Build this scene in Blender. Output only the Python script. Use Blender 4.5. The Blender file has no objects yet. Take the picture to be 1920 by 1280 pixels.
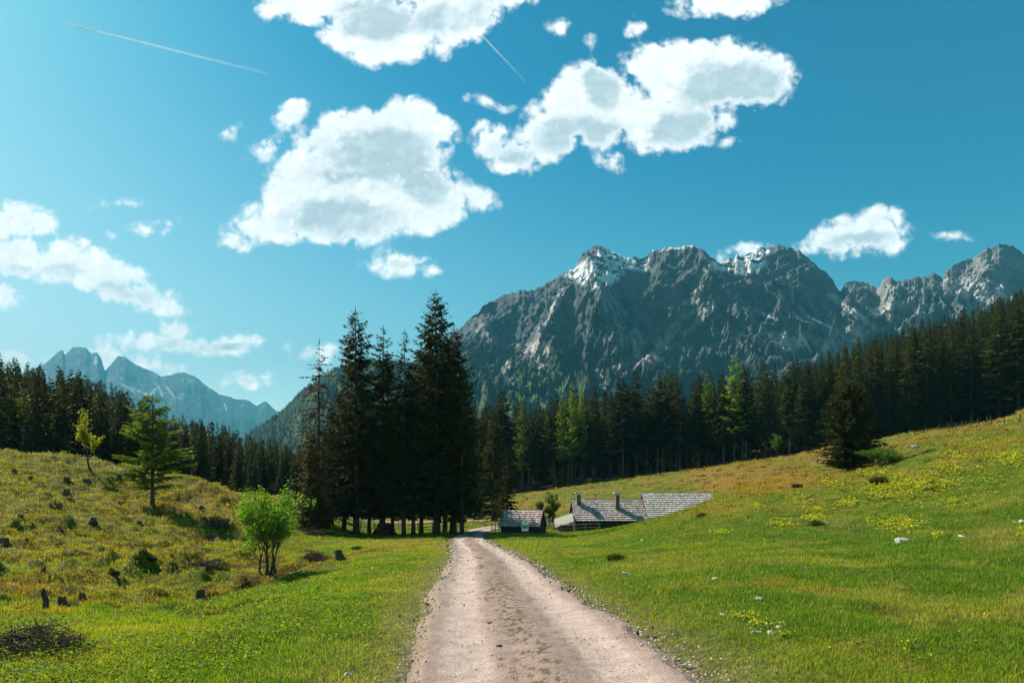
import bpy, math, random
import numpy as np
from mathutils import Vector, Matrix, Euler
R = math.radians
random.seed(7)
C = bpy.context.scene.collection
scene = bpy.context.scene
# ------------------------------------------------------------------ camera, light, exposure
F = 1280.0; CX = 960.0; HZ = 950.0; CH = 1.7        # focal length and horizon of the photograph, in its pixels
cam_d = bpy.data.cameras.new('camera'); cam = bpy.data.objects.new('camera', cam_d); C.objects.link(cam)
cam.location = (0, 0, CH); cam.rotation_euler = (R(90), 0, 0)
cam_d.sensor_width = 36; cam_d.lens = 24; cam_d.shift_y = (HZ - 640) / 1920
cam_d.clip_start = 0.1; cam_d.clip_end = 100000
scene.camera = cam
SUN_EL = R(46); SUN_DIR = Vector((-0.84, 0.54, 0)).normalized()     # towards the sun, on plan
sun_vec = Vector((SUN_DIR.x * math.cos(SUN_EL), SUN_DIR.y * math.cos(SUN_EL), math.sin(SUN_EL)))
sd_ = bpy.data.lights.new('sun', 'SUN'); sd_.energy = 5.0; sd_.angle = R(0.53); sd_.color = (1.0, 0.92, 0.78)
sun = bpy.data.objects.new('sun', sd_); C.objects.link(sun)
sun.rotation_euler = sun_vec.to_track_quat('Z', 'Y').to_euler(); sun.location = (-50, 30, 80)
scene.view_settings.view_transform = 'Standard'; scene.view_settings.look = 'None'
scene.view_settings.exposure = 1.0; scene.view_settings.gamma = 1.0
cy = scene.cycles
cy.max_bounces = 6; cy.diffuse_bounces = 3; cy.glossy_bounces = 2; cy.transmission_bounces = 3
cy.volume_bounces = 1; cy.transparent_max_bounces = 8; cy.use_denoising = True
cy.use_adaptive_sampling = True; cy.adaptive_threshold = 0.02

# ------------------------------------------------------------------ node helpers
class NT:
    def __init__(s, tree): s.t = tree; s.n = tree.nodes; s.l = tree.links
    def new(s, typ, **kw):
        n = s.n.new(typ)
        for k, v in kw.items(): setattr(n, k, v)
        return n
    def set(s, sock, v):
        if hasattr(v, 'is_linked') or isinstance(v, bpy.types.NodeSocket): s.l.new(v, sock)
        else:
            if isinstance(v, (tuple, list)) and len(v) == 3 and len(sock.default_value) == 4: v = (*v, 1)
            sock.default_value = v
    def math(s, op, a, b=None, c=None, clamp=False):
        n = s.new('ShaderNodeMath', operation=op); n.use_clamp = clamp
        s.set(n.inputs[0], a)
        if b is not None: s.set(n.inputs[1], b)
        if c is not None: s.set(n.inputs[2], c)
        return n.outputs[0]
    def vmath(s, op, a, b=None):
        n = s.new('ShaderNodeVectorMath', operation=op); s.set(n.inputs[0], a)
        if b is not None: s.set(n.inputs[1], b)
        return n.outputs['Value'] if op in ('LENGTH', 'DOT_PRODUCT') else n.outputs[0]
    def mix(s, f, a, b, mode='MIX'):
        n = s.new('ShaderNodeMix', data_type='RGBA', blend_type=mode)
        s.set(n.inputs[0], f); s.set(n.inputs[6], a); s.set(n.inputs[7], b); return n.outputs[2]
    def noise(s, vec, scale, detail=4, rough=0.55, dist=0.0, ntype='FBM'):
        n = s.new('ShaderNodeTexNoise'); n.noise_type = ntype
        if vec is not None: s.set(n.inputs['Vector'], vec)
        s.set(n.inputs['Scale'], scale); s.set(n.inputs['Detail'], detail); s.set(n.inputs['Roughness'], rough)
        s.set(n.inputs['Distortion'], dist); return n.outputs[0]
    def mapr(s, v, a, b, c=0.0, d=1.0, smooth=False):
        n = s.new('ShaderNodeMapRange'); n.interpolation_type = 'SMOOTHSTEP' if smooth else 'LINEAR'
        s.set(n.inputs[0], v); s.set(n.inputs[1], a); s.set(n.inputs[2], b); s.set(n.inputs[3], c); s.set(n.inputs[4], d)
        return n.outputs[0]
    def attr(s, name): return s.new('ShaderNodeAttribute', attribute_name=name).outputs['Color']
    def bump(s, h, strength, dist=0.02):
        n = s.new('ShaderNodeBump'); s.set(n.inputs['Strength'], strength); s.set(n.inputs['Distance'], dist); s.set(n.inputs['Height'], h)
        return n.outputs[0]
def material(name):
    m = bpy.data.materials.new(name); m.use_nodes = True; m.node_tree.nodes.clear()
    nt = NT(m.node_tree); out = nt.new('ShaderNodeOutputMaterial'); return m, nt, out
def principled(nt, out, col, rough=0.8, normal=None, spec=0.3):
    p = nt.new('ShaderNodeBsdfPrincipled'); nt.set(p.inputs['Base Color'], col); nt.set(p.inputs['Roughness'], rough)
    nt.set(p.inputs['Specular IOR Level'], spec)
    if normal is not None: nt.set(p.inputs['Normal'], normal)
    if out is not None: nt.l.new(p.outputs[0], out.inputs[0])
    return p.outputs[0]

# ------------------------------------------------------------------ world: sky and clouds
world = bpy.data.worlds.new('World'); scene.world = world; world.use_nodes = True
world.node_tree.nodes.clear(); w = NT(world.node_tree)
wout = w.new('ShaderNodeOutputWorld'); bg = w.new('ShaderNodeBackground'); w.l.new(bg.outputs[0], wout.inputs[0])
sky = w.new('ShaderNodeTexSky', sky_type='NISHITA'); sky.sun_disc = False; sky.sun_elevation = SUN_EL
sky.sun_rotation = math.atan2(SUN_DIR.x, SUN_DIR.y); sky.altitude = 900; sky.air_density = 1.0; sky.dust_density = 1.2; sky.ozone_density = 2.5
SKY_STR = 0.083
hs = w.new('ShaderNodeHueSaturation'); 
gz = w.new('ShaderNodeSeparateXYZ'); w.l.new(w.new('ShaderNodeTexCoord').outputs['Generated'], gz.inputs[0])
w.l.new(w.mapr(w.math('SUBTRACT', gz.outputs[2], w.math('MULTIPLY', gz.outputs[0], -0.25)), -0.10, 0.50, 0.66, 1.25), hs.inputs['Saturation'])
gm = w.new('ShaderNodeGamma'); gm.inputs[1].default_value = 1.45; w.l.new(w.mix(1.0, sky.outputs[0], (0.092,) * 3, 'MULTIPLY'), gm.inputs[0]); w.l.new(w.mix(1.0, gm.outputs[0], (1.75 / 0.092,) * 3, 'MULTIPLY'), hs.inputs['Color'])
skyc = w.mix(1.0, hs.outputs[0], w.mix(w.mapr(w.math('MULTIPLY_ADD', gz.outputs[0], 0.30, gz.outputs[2]), -0.05, 0.55), (1.12, 1.02, 0.72), (0.40, 1.12, 0.66)), 'MULTIPLY')
gen = w.new('ShaderNodeTexCoord').outputs['Generated']
sep = w.new('ShaderNodeSeparateXYZ'); w.l.new(gen, sep.inputs[0])
yy = w.math('MAXIMUM', sep.outputs[1], 0.04)
pu = w.math('MULTIPLY_ADD', w.math('DIVIDE', sep.outputs[0], yy), F / 100, CX / 100)
pv = w.math('MULTIPLY_ADD', w.math('DIVIDE', sep.outputs[2], yy), -F / 100, HZ / 100)
comb = w.new('ShaderNodeCombineXYZ'); w.l.new(pu, comb.inputs[0]); w.l.new(pv, comb.inputs[1])
P0 = comb.outputs[0]
wn = w.new('ShaderNodeTexNoise'); w.l.new(P0, wn.inputs['Vector']); wn.inputs['Scale'].default_value = 1.1; wn.inputs['Detail'].default_value = 3
wv = w.new('ShaderNodeVectorMath', operation='MULTIPLY_ADD'); w.l.new(wn.outputs['Color'], wv.inputs[0]); wv.inputs[1].default_value = (0.5, 0.4, 0); 
cadd = w.vmath('ADD', P0, (-0.25, -0.2, 0)); w.l.new(cadd, wv.inputs[2]); P = wv.outputs[0]
CLOUDS = [  # one soft lump each: centre, radii, tilt, in the gnomonic sky plane (hundredths of the focal length)
 (6.7,.0,1.7,.45,0),(7.2,.55,1.15,.75,0),(8.4,.3,1.1,.6,-.2),(6.95,1.0,.4,.32,0),(8.15,.95,.32,.2,0),(9.4,-.05,.6,.25,0),(5.7,.1,.9,.38,0),
 (7.0,2.75,1.5,.78,-.1),(7.6,2.45,.75,.62,0),(6.3,2.75,.85,.52,0),(6.0,3.5,1.15,.65,0),(5.15,4.30,1.05,.34,-.1),(6.5,4.05,1.9,.58,0),(8.1,3.75,.85,.6,0),(8.85,3.75,.42,.28,0),(7.3,3.4,1.2,.65,0),
 (7.45,4.95,.6,.22,0),(7.95,5.05,.3,.09,.1),
 (5.5,2.2,.38,.22,-.3),(4.95,2.75,.36,.18,-.4),(4.35,2.45,.14,.07,-.5),
 (13.3,1.4,1.4,.72,0),(12.4,1.2,.7,.5,0),(14.0,1.45,.95,.62,0),(12.6,2.3,1.1,.58,-.1),(11.2,2.0,1.0,.75,0),(11.0,1.5,.45,.4,0),(10.3,2.45,.65,.6,0),(9.15,2.65,.42,.32,.3),(9.75,2.95,.65,.33,0),(11.5,3.05,.3,.13,.5),(13.6,2.67,.13,.07,0),
 (13.7,.02,.95,.33,-.1),(12.9,.1,.28,.12,0),(10.5,.47,.25,.17,-.3),(11.95,.48,.22,.17,0),(11.1,.72,.1,.14,0),(9.1,1.88,.28,.1,.3),
 (16.1,4.45,1.0,.38,-.1),(16.5,4.25,.55,.35,0),(15.5,4.6,.5,.2,0),(17.85,4.43,.2,.04,0),(14.0,4.68,.34,.14,0),(13.45,4.88,.1,.05,0),(19.3,4.2,.12,.15,0),
 (.3,4.15,.75,.4,0),(.4,4.8,.8,.4,0),(1.25,4.9,.75,.4,.2),(2.0,5.2,.85,.42,.3),(2.55,5.55,.85,.28,.2),(.1,5.5,.34,.25,0),(3.1,4.15,.2,.06,.1),(2.8,4.33,.18,.05,0),(2.15,4.43,.08,.06,0),(2.35,3.85,.25,.04,-.1),
 (2.9,6.42,.95,.18,0),(3.35,6.2,.4,.22,0),(4.2,6.45,.9,.2,0),(4.62,7.1,.38,.13,0),(6.1,6.58,.42,.16,-.2),(.4,6.68,.6,.13,0),(2.05,6.7,.5,.25,0),(3.0,6.88,.45,.13,.1)]
def after(vec, val):      # same vector, evaluated after val: keeps the number of live shader values small
    cb = w.new('ShaderNodeCombineXYZ'); w.l.new(w.math('MULTIPLY', val, 1e-7), cb.inputs[2]); return w.vmath('ADD', vec, cb.outputs[0])
acc = None
for n_, (cx_, cy_, rx, ry, ro) in enumerate(CLOUDS):
    if n_ % 8 == 7: P = after(P, acc)
    mp = w.new('ShaderNodeMapping', vector_type='TEXTURE'); w.l.new(P, mp.inputs[0])
    mp.inputs[1].default_value = (cx_, cy_, 0); mp.inputs[2].default_value = (0, 0, ro); mp.inputs[3].default_value = (rx, ry, 1)
    m_ = min(rx, ry) * 1.0
    s_ = w.math('MULTIPLY_ADD', w.vmath('LENGTH', mp.outputs[0]), -m_, m_ + 0.02)
    acc = s_ if acc is None else w.math('SMOOTH_MAX', acc, s_, 0.12)
nA = w.noise(P0, 2.1, 10, 0.64)
sizef = w.mapr(acc, -0.15, 0.25, 0.16, 0.75)
vo = w.new('ShaderNodeTexVoronoi', feature='F1'); vo.inputs['Scale'].default_value = 2.6; vo.inputs['Detail'].default_value = 2.0; vo.inputs['Roughness'].default_value = 0.55
wn2 = w.new('ShaderNodeTexNoise'); w.l.new(P0, wn2.inputs['Vector']); wn2.inputs['Scale'].default_value = 3.0; wn2.inputs['Detail'].default_value = 4
wv2 = w.new('ShaderNodeVectorMath', operation='MULTIPLY_ADD'); w.l.new(wn2.outputs['Color'], wv2.inputs[0]); wv2.inputs[1].default_value = (0.28, 0.28, 0); w.l.new(P0, wv2.inputs[2]); w.l.new(wv2.outputs[0], vo.inputs['Vector'])
vor = vo.outputs['Distance']
rough = w.math('ADD', w.math('MULTIPLY', w.math('SUBTRACT', nA, 0.5), 1.15), w.math('MULTIPLY', w.math('SUBTRACT', 1.05, vor), 0.42))
fieldF = w.math('MULTIPLY_ADD', rough, sizef, acc)
alpha = w.mapr(fieldF, -0.03, 0.17, 0, 1, True)
# cloud shading painted into the colour: greyer where thick, brighter on sunward puffs
sh1 = w.noise(P0, 0.75, 2, 0.5)
nB = w.noise(w.vmath('ADD', P0, (-0.05, -0.08, 0)), 2.1, 6, 0.60)
relief = w.mapr(sh1, 0.36, 0.60, 0.0, 1.0, True)
thick = w.mapr(w.math('MULTIPLY_ADD', w.math('SUBTRACT', nA, 0.5), 0.5, acc), 0.10, 0.50, 0, 1, True)
puff = w.mapr(w.math('SUBTRACT', nB, nA), -0.10, 0.10, -0.2, 0.2)
grey = w.math('MULTIPLY', thick, w.math('ADD', relief, puff), clamp=True)
lit = w.math('MULTIPLY', w.mapr(w.math('SUBTRACT', nB, nA), -0.11, 0.11, 1.05, 0.92), w.mapr(vor, 0.25, 0.80, 1.06, 0.86))
gacc = None; PG = after(wv2.outputs[0], acc)  # hand-placed grey patches, painting shade into the cloud bodies
for n_, (cx_, cy_, rx, ry, ro) in enumerate([(7.1,2.95,1.15,.38,-.05),(6.5,4.12,1.0,.30,.05),(8.0,3.5,.4,.25,0),(13.85,1.75,.95,.45,0),(12.9,2.45,.65,.28,-.1),(11.3,1.5,.3,.35,0),(10.9,2.6,.8,.3,0),(16.15,4.55,.65,.17,-.1),(2.5,5.55,.65,.2,.1),(1.1,5.15,.4,.14,0),(.2,5.1,.4,.12,0),(3.3,6.45,.35,.1,0),(4.2,6.5,.5,.07,0),(7.0,.35,.7,.3,0),(8.6,.3,.8,.25,-.2),(4.6,7.15,.3,.06,0),(7.6,4.95,.4,.08,0),(9.6,2.85,.4,.2,0)]):
    if n_ % 6 == 5: PG = after(PG, gacc)
    mp = w.new('ShaderNodeMapping', vector_type='TEXTURE'); w.l.new(PG, mp.inputs[0]); mp.inputs[1].default_value = (cx_ + .14, cy_ + .14, 0); mp.inputs[2].default_value = (0, 0, ro); mp.inputs[3].default_value = (rx * 1.35, ry * 1.5, 1)
    q_ = w.math('SUBTRACT', 1.0, w.vmath('LENGTH', mp.outputs[0])); gacc = q_ if gacc is None else w.math('MAXIMUM', gacc, q_)
gsm = w.mapr(w.math('MULTIPLY_ADD', rough, -0.55, w.math('ADD', gacc, 0.10)), -0.05, 0.50, 0, 1, True)
grey = w.math('MULTIPLY', w.mapr(fieldF, 0.04, 0.35, 0, 1, True), w.math('MULTIPLY', gsm, w.mapr(w.math('ADD', relief, puff), 0.0, 0.9, 0.55, 1.0)), clamp=True)
grey = w.math('ADD', grey, w.math('MULTIPLY', thick, w.math('MULTIPLY', relief, 0.16)), clamp=True)
ccol = w.mix(grey, (0.82, 0.835, 0.84), (0.42, 0.495, 0.53))
ccol = w.mix(1.0, ccol, lit, 'MULTIPLY')
k_ = 1.0 / SKY_STR
ccol = w.mix(w.mapr(gz.outputs[2], 0.10, 0.42), w.mix(1.0, ccol, (1.5, 1.44, 1.40), 'MULTIPLY'), ccol)
ccol = w.mix(1.0, ccol, (k_, k_, k_), 'MULTIPLY')
front = w.mapr(sep.outputs[1], 0.04, 0.2, 0, 1)
final = w.mix(w.math('MULTIPLY', alpha, front), skyc, ccol)
w.l.new(final, bg.inputs[0]); bg.inputs[1].default_value = SKY_STR
world.cycles.sampling_method = 'MANUAL'; world.cycles.sample_map_resolution = 512

# ------------------------------------------------------------------ numpy noise
def _h(ix, iy, iz, seed):
    n = (ix * 374761393 + iy * 668265263 + iz * 2147483647 + seed * 1274126177) & 0xFFFFFFFF
    n = ((n ^ (n >> 13)) * 1274126177) & 0xFFFFFFFF
    n = (n ^ (n >> 16)) & 0xFFFFFFFF
    n = (n * 2246822519) & 0xFFFFFFFF
    return ((n ^ (n >> 15)) & 0xFFFFFF).astype(np.float64) / 0xFFFFFF
def vnoise(x, y, z=None, seed=0):
    x = np.asarray(x, float); y = np.asarray(y, float); z = np.zeros_like(x) if z is None else np.asarray(z, float)
    ix, iy, iz = np.floor(x).astype(np.int64), np.floor(y).astype(np.int64), np.floor(z).astype(np.int64)
    fx, fy, fz = x - ix, y - iy, z - iz
    fx, fy, fz = [t * t * t * (t * (t * 6 - 15) + 10) for t in (fx, fy, fz)]
    r = 0
    for a in (0, 1):
        for b in (0, 1):
            for c in ((0, 1) if np.any(fz) else (0,)):
                wgt = (fx if a else 1 - fx) * (fy if b else 1 - fy) * (fz if c else 1 - fz)
                r = r + wgt * _h(ix + a, iy + b, iz + c, seed)
    return r * 2 - 1
def fbm(x, y, z=None, oct=5, seed=0, gain=0.5):
    a, f, r = 1.0, 1.0, 0.0; tot = 0
    for o in range(oct):
        r = r + a * vnoise(x * f + 13.7 * o, y * f + 7.3 * o, None if z is None else z * f + 3.1 * o, seed + o); tot += a; a *= gain; f *= 2.03
    return r / tot
def ridged(x, y, z=None, oct=5, seed=0, gain=0.5):
    a, f, r, tot = 1.0, 1.0, 0.0, 0
    for o in range(oct):
        r = r + a * (1 - np.abs(vnoise(x * f + 5.7 * o, y * f + 9.3 * o, None if z is None else z * f, seed + o)) * 2); tot += a; a *= gain; f *= 2.07
    return r / tot
def sstep(a, b, x):
    t = np.clip((x - a) / (b - a), 0, 1); return t * t * (3 - 2 * t)

# ------------------------------------------------------------------ object helpers
def tag(o, label=None, cat=None, group=None, kind=None):
    if label: o['label'] = label
    if cat: o['category'] = cat
    if group: o['group'] = group
    if kind: o['kind'] = kind
    return o
def mesh(name, V, quads=None, tris=None, col=None, smooth=False, cname='col'):
    V = np.asarray(V, np.float32); me = bpy.data.meshes.new(name)
    q = np.zeros((0, 4), np.int32) if quads is None else np.asarray(quads, np.int32).reshape(-1, 4)
    t = np.zeros((0, 3), np.int32) if tris is None else np.asarray(tris, np.int32).reshape(-1, 3)
    me.vertices.add(len(V)); me.vertices.foreach_set('co', V.ravel())
    idx = np.concatenate([q.ravel(), t.ravel()]); me.loops.add(len(idx)); me.loops.foreach_set('vertex_index', idx)
    st = np.concatenate([np.arange(len(q)) * 4, len(q) * 4 + np.arange(len(t)) * 3]).astype(np.int32)
    me.polygons.add(len(st)); me.polygons.foreach_set('loop_start', st)
    me.polygons.foreach_set('use_smooth', np.full(len(st), smooth))
    if col is not None:
        ca = me.color_attributes.new(cname, 'FLOAT_COLOR', 'POINT'); col = np.asarray(col, np.float32)
        if col.shape[1] == 3: col = np.concatenate([col, np.ones((len(col), 1), np.float32)], 1)
        ca.data.foreach_set('color', col.ravel())
    me.update(calc_edges=True); me.validate(); return me
def obj(name, me, mat=None, parent=None, loc=None):
    if mat is not None and not me.materials: me.materials.append(mat)
    o = bpy.data.objects.new(name, me); C.objects.link(o)
    if parent is not None: o.parent = parent
    if loc is not None: o.location = loc
    return o
def thing(name, label, cat, loc=(0, 0, 0), rz=0, group=None, scale=1):
    o = bpy.data.objects.new(name, None); C.objects.link(o); o.location = loc; o.rotation_euler = (0, 0, rz)
    o.scale = (scale,) * 3 if not isinstance(scale, tuple) else scale; o.empty_display_size = 0.2
    return tag(o, label, cat, group)
class MB:                                              # gathers boxes, tubes and facets into one mesh
    def __init__(s): s.v = []; s.q = []; s.t = []; s.c = []; s.n = 0
    def add(s, V, q=None, t=None, c=(1, 1, 1)):
        V = np.asarray(V, float).reshape(-1, 3)
        if q is not None and len(q): s.q.append(np.asarray(q).reshape(-1, 4) + s.n)
        if t is not None and len(t): s.t.append(np.asarray(t).reshape(-1, 3) + s.n)
        s.v.append(V); c = np.asarray(c, float); s.c.append(np.broadcast_to(c, (len(V), 3)).copy()); s.n += len(V)
    def box(s, size, M=None, c=(1, 1, 1), loc=(0, 0, 0), jit=0):
        x, y, z = [d / 2 for d in size]
        V = np.array([(-x,-y,-z),(x,-y,-z),(x,y,-z),(-x,y,-z),(-x,-y,z),(x,-y,z),(x,y,z),(-x,y,z)], float)
        if jit: V += np.random.RandomState(s.n).uniform(-jit, jit, V.shape)
        V += np.array(loc)
        if M is not None: M = np.array(M); V = V @ M[:3, :3].T + M[:3, 3]
        s.add(V, [(0,3,2,1),(4,5,6,7),(0,1,5,4),(1,2,6,5),(2,3,7,6),(3,0,4,7)], c=c)
    def tube(s, pts, rad, n=7, c=(1, 1, 1), cap=True):
        pts = np.asarray(pts, float); rad = np.broadcast_to(np.asarray(rad, float), (len(pts),)); rings = []
        for i, p in enumerate(pts):
            d = pts[min(i + 1, len(pts) - 1)] - pts[max(i - 1, 0)]; d /= (np.linalg.norm(d) + 1e-9)
            a = np.array((0, 0, 1.0)) if abs(d[2]) < 0.9 else np.array((1.0, 0, 0))
            u = np.cross(d, a); u /= np.linalg.norm(u); v = np.cross(d, u); th = np.arange(n) * 2 * math.pi / n
            rings.append(p + rad[i] * (np.cos(th)[:, None] * u + np.sin(th)[:, None] * v))
        V = np.concatenate(rings + ([pts[:1], pts[-1:]] if cap else [])); q = []; t = []
        for i in range(len(pts) - 1):
            for k in range(n): q.append((i*n+k, i*n+(k+1)%n, (i+1)*n+(k+1)%n, (i+1)*n+k))
        if cap:
            b = len(pts) * n
            for k in range(n): t.append((b, (k+1)%n, k)); t.append((b+1, b-n+k, b-n+(k+1)%n))
        s.add(V, q, t, c)
    def mesh(s, name, smooth=False):
        return mesh(name, np.concatenate(s.v), np.concatenate(s.q) if s.q else None, np.concatenate(s.t) if s.t else None, np.concatenate(s.c), smooth)

# ------------------------------------------------------------------ the shape of the land
TD = np.array([0, 8, 14, 20, 28, 38, 48, 58, 66, 76, 90, 110, 140, 180, 240, 320, 450, 700], float)
TPX = np.array([-1400, -500, 0, 200, 400, 540, 700, 860, 980, 1100, 1250, 1400, 1600, 1750, 1920, 2500, 3400], float)
TZ = np.array([
 [.2,.3,.4,.6,1.2,3,5.5,8,9.5,9.5,11,14,20,28,40,50,50,20],
 [0,0,-.1,-.1,.5,2.4,4.8,7,8.4,8.2,9,12,17,24,34,38,36,10],
 [0,-.1,-.35,-.5,.0,1.6,3.6,5.6,6.9,6.5,7,9,14,19,26,28,26,5],
 [0,-.1,-.4,-.7,-.6,-.1,1.2,3.4,5.2,5.0,5,6,9,13.5,17,18,14,0],
 [0,-.1,-.5,-.9,-1.1,-1.1,-.7,.9,3.2,4.0,3.6,3,4,5,6,8,4,-5],
 [0,0,-.3,-.7,-1.1,-1.3,-1.3,-1.0,-.5,.8,2.4,2.6,2,2,2,2,0,-8],
 [0,0,-.1,-.35,-.6,-.9,-1.1,-1.25,-1.4,-1.4,-1.2,-.5,1.5,4,6,7,0,-8],
 [0,0,-.03,-.12,-.35,-.65,-.86,-1.05,-1.1,-1.05,-.9,-.5,1.2,5,8,8,2,-8],
 [0,0,-.02,-.15,-.4,-.65,-.86,-1.05,-1.15,-1.1,-.8,.3,3.5,6.5,9,9,4,-8],
 [0,.05,0,-.15,-.35,-.5,-.6,-.8,-1.1,-1.2,-.4,2,5.8,9,12,12,8,-8],
 [.1,.15,.15,.15,.15,.25,.5,.85,.8,.3,2.0,4.5,8.5,10.5,14,18,14,-5],
 [.2,.3,.42,.55,.85,1.4,2.1,2.9,3.3,3.6,4.8,7.2,11,13,19,30,36,0],
 [.2,.3,.5,.7,1.1,1.9,2.9,3.9,4.8,5.9,7.2,9.5,14.6,18,27,44,84,20],
 [.25,.4,.7,1.1,1.8,2.9,4.2,5.7,6.9,8.4,10.3,13.2,17.6,23,37,60,104,40],
 [.3,.5,.95,1.6,2.7,4.3,6,7.8,9.2,11,13.5,17,21.5,29,47,78,124,60],
 [.5,1.2,2,3.2,5,7.5,10,13,15.5,19,23,29,38,52,80,118,170,90],
 [1,2,3.5,5,7.5,11,15,19,23,27,33,42,55,75,110,150,210,120]])
def _cr(p0, p1, p2, p3, t):
    m1 = (p2 - p0) * 0.42; m2 = (p3 - p1) * 0.42
    return (2*t**3-3*t**2+1)*p1 + (t**3-2*t**2+t)*m1 + (-2*t**3+3*t**2)*p2 + (t**3-t**2)*m2
def table(px, d):
    px = np.clip(px, TPX[0], TPX[-1]-1e-6); d = np.clip(d, 0, TD[-1]-1e-6)
    i = np.clip(np.searchsorted(TPX, px, 'right') - 1, 0, len(TPX)-2); j = np.clip(np.searchsorted(TD, d, 'right') - 1, 0, len(TD)-2)
    u = (px - TPX[i]) / (TPX[i+1] - TPX[i]); v = (d - TD[j]) / (TD[j+1] - TD[j])
    cl = lambda k: np.clip(k, 0, len(TPX)-1); cd = lambda k: np.clip(k, 0, len(TD)-1)
    cols = []
    for b in (-1, 0, 1, 2):
        jj = cd(j + b); cols.append(_cr(TZ[cl(i-1), jj], TZ[i, jj], TZ[i+1, jj], TZ[cl(i+2), jj], u))
    return _cr(*cols, v)
ROAD = np.array([(1.0,-40),(0.7,0),(.36,6.6),(-.27,15),(-.85,25.6),(-1.85,38),(-3.05,50),(-3.75,60),(-4.2,68),(-4.1,76),(-3.4,83),(-2.0,89),(1.0,95),(6,99)], float)
def _spline(ctrl, n=40):
    out = []; P_ = np.vstack([2*ctrl[0]-ctrl[1], ctrl, 2*ctrl[-1]-ctrl[-2]])
    for i in range(1, len(P_)-2):
        for t in np.linspace(0, 1, n, endpoint=False):
            p0, p1, p2, p3 = P_[i-1:i+3]
            out.append(0.5*((2*p1)+(p2-p0)*t+(2*p0-5*p1+4*p2-p3)*t*t+(3*p1-p0-3*p2+p3)*t**3))
    out.append(ctrl[-1]); return np.array(out)
RC = _spline(ROAD, 24)
TRACK = _spline(np.array([(-30,108),(-16,109),(-6,107.5),(0,105),(4,101)], float), 10)
def dist_path(x, y, path):
    x = np.asarray(x, float); y = np.asarray(y, float); best = np.full(x.shape, 1e9); side = np.zeros(x.shape)
    for a, b in zip(path[:-1], path[1:]):
        d = b - a; L2 = d @ d; t = np.clip(((x-a[0])*d[0] + (y-a[1])*d[1]) / L2, 0, 1)
        ex, ey = x - a[0] - t*d[0], y - a[1] - t*d[1]; dd = np.hypot(ex, ey)
        s_ = np.sign(d[1]*ex - d[0]*ey); m = dd < best; best = np.where(m, dd, best); side = np.where(m, s_, side)
    return best, side
RW = 1.5
GUL = np.array([(-7.5,42),(-9.5,30),(-10.7,21.5),(-10.1,18),(-10.6,16.6),(-12.8,18.6),(-15.7,20.5),(-20,20)], float)
def base_h(x, y):
    yc = np.maximum(y, 8.0); px = CX + F * x / yc
    return table(px, np.maximum(y, 0.0))
def height(x, y, rd=None):
    x = np.asarray(x, float); y = np.asarray(y, float)
    h = base_h(x, y)
    if rd is None: rd = dist_path(x, y, RC[::4])[0]
    off = sstep(RW, RW + 2.5, rd); px = CX + F * x / np.maximum(y, 8.0)
    left = sstep(640, 420, px) * sstep(9, 20, y)
    rgt = sstep(1350, 1600, px) * sstep(14, 40, y)
    amp = 0.05 + 0.22 * left + 0.10 * rgt + 0.10 * sstep(80, 110, y)
    hum = fbm(x * 0.55, y * 0.55, oct=4, seed=3) * amp * 1.3
    lump = np.maximum(0, vnoise(x * 1.3, y * 1.3, seed=11)) ** 2 * amp * 1.6
    lump = lump + 0.36 * left * np.maximum(0, vnoise(x * 1.9, y * 1.5, seed=13)) * (0.4 + np.abs(vnoise(x * .3, y * .3, seed=14)))
    big = fbm(x * 0.09, y * 0.09, oct=2, seed=21) * (0.10 + 0.85 * left + 0.50 * rgt)
    far = fbm(x * 0.02, y * 0.02, oct=3, seed=31) * 5 * sstep(200, 500, y)
    gd = dist_path(x, y, GUL)[0]; gul = -0.42 * np.exp(-(gd / 0.45) ** 2) * (0.6 + 0.8 * np.abs(vnoise(x * .9, y * .9, seed=77))) + 0.10 * np.exp(-((gd - 0.8) / 0.4) ** 2)
    h = h + gul * (off > 0.5)
    return h + off * (hum + lump + big) + far + 0.12 * (off - 1)
def hgt(x, y): return float(height(np.array([x]), np.array([y]))[0])
_dd = np.concatenate([np.linspace(5, 60, 500), np.linspace(60.2, 200, 500)])
def hit(px, py):                                       # the ground point that the photograph shows at (px, py)
    xs = (px - CX) / F * _dd; hs = height(xs, _dd); rows = HZ + (CH - hs) * F / _dd
    k = np.where(rows <= py)[0]; d = _dd[k[0]] if len(k) else 60.0
    x = (px - CX) / F * d; return x, d, hgt(x, d)
def row_of(x, y, z): return CX + F * x / y, HZ - F * (z - CH) / y

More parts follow.
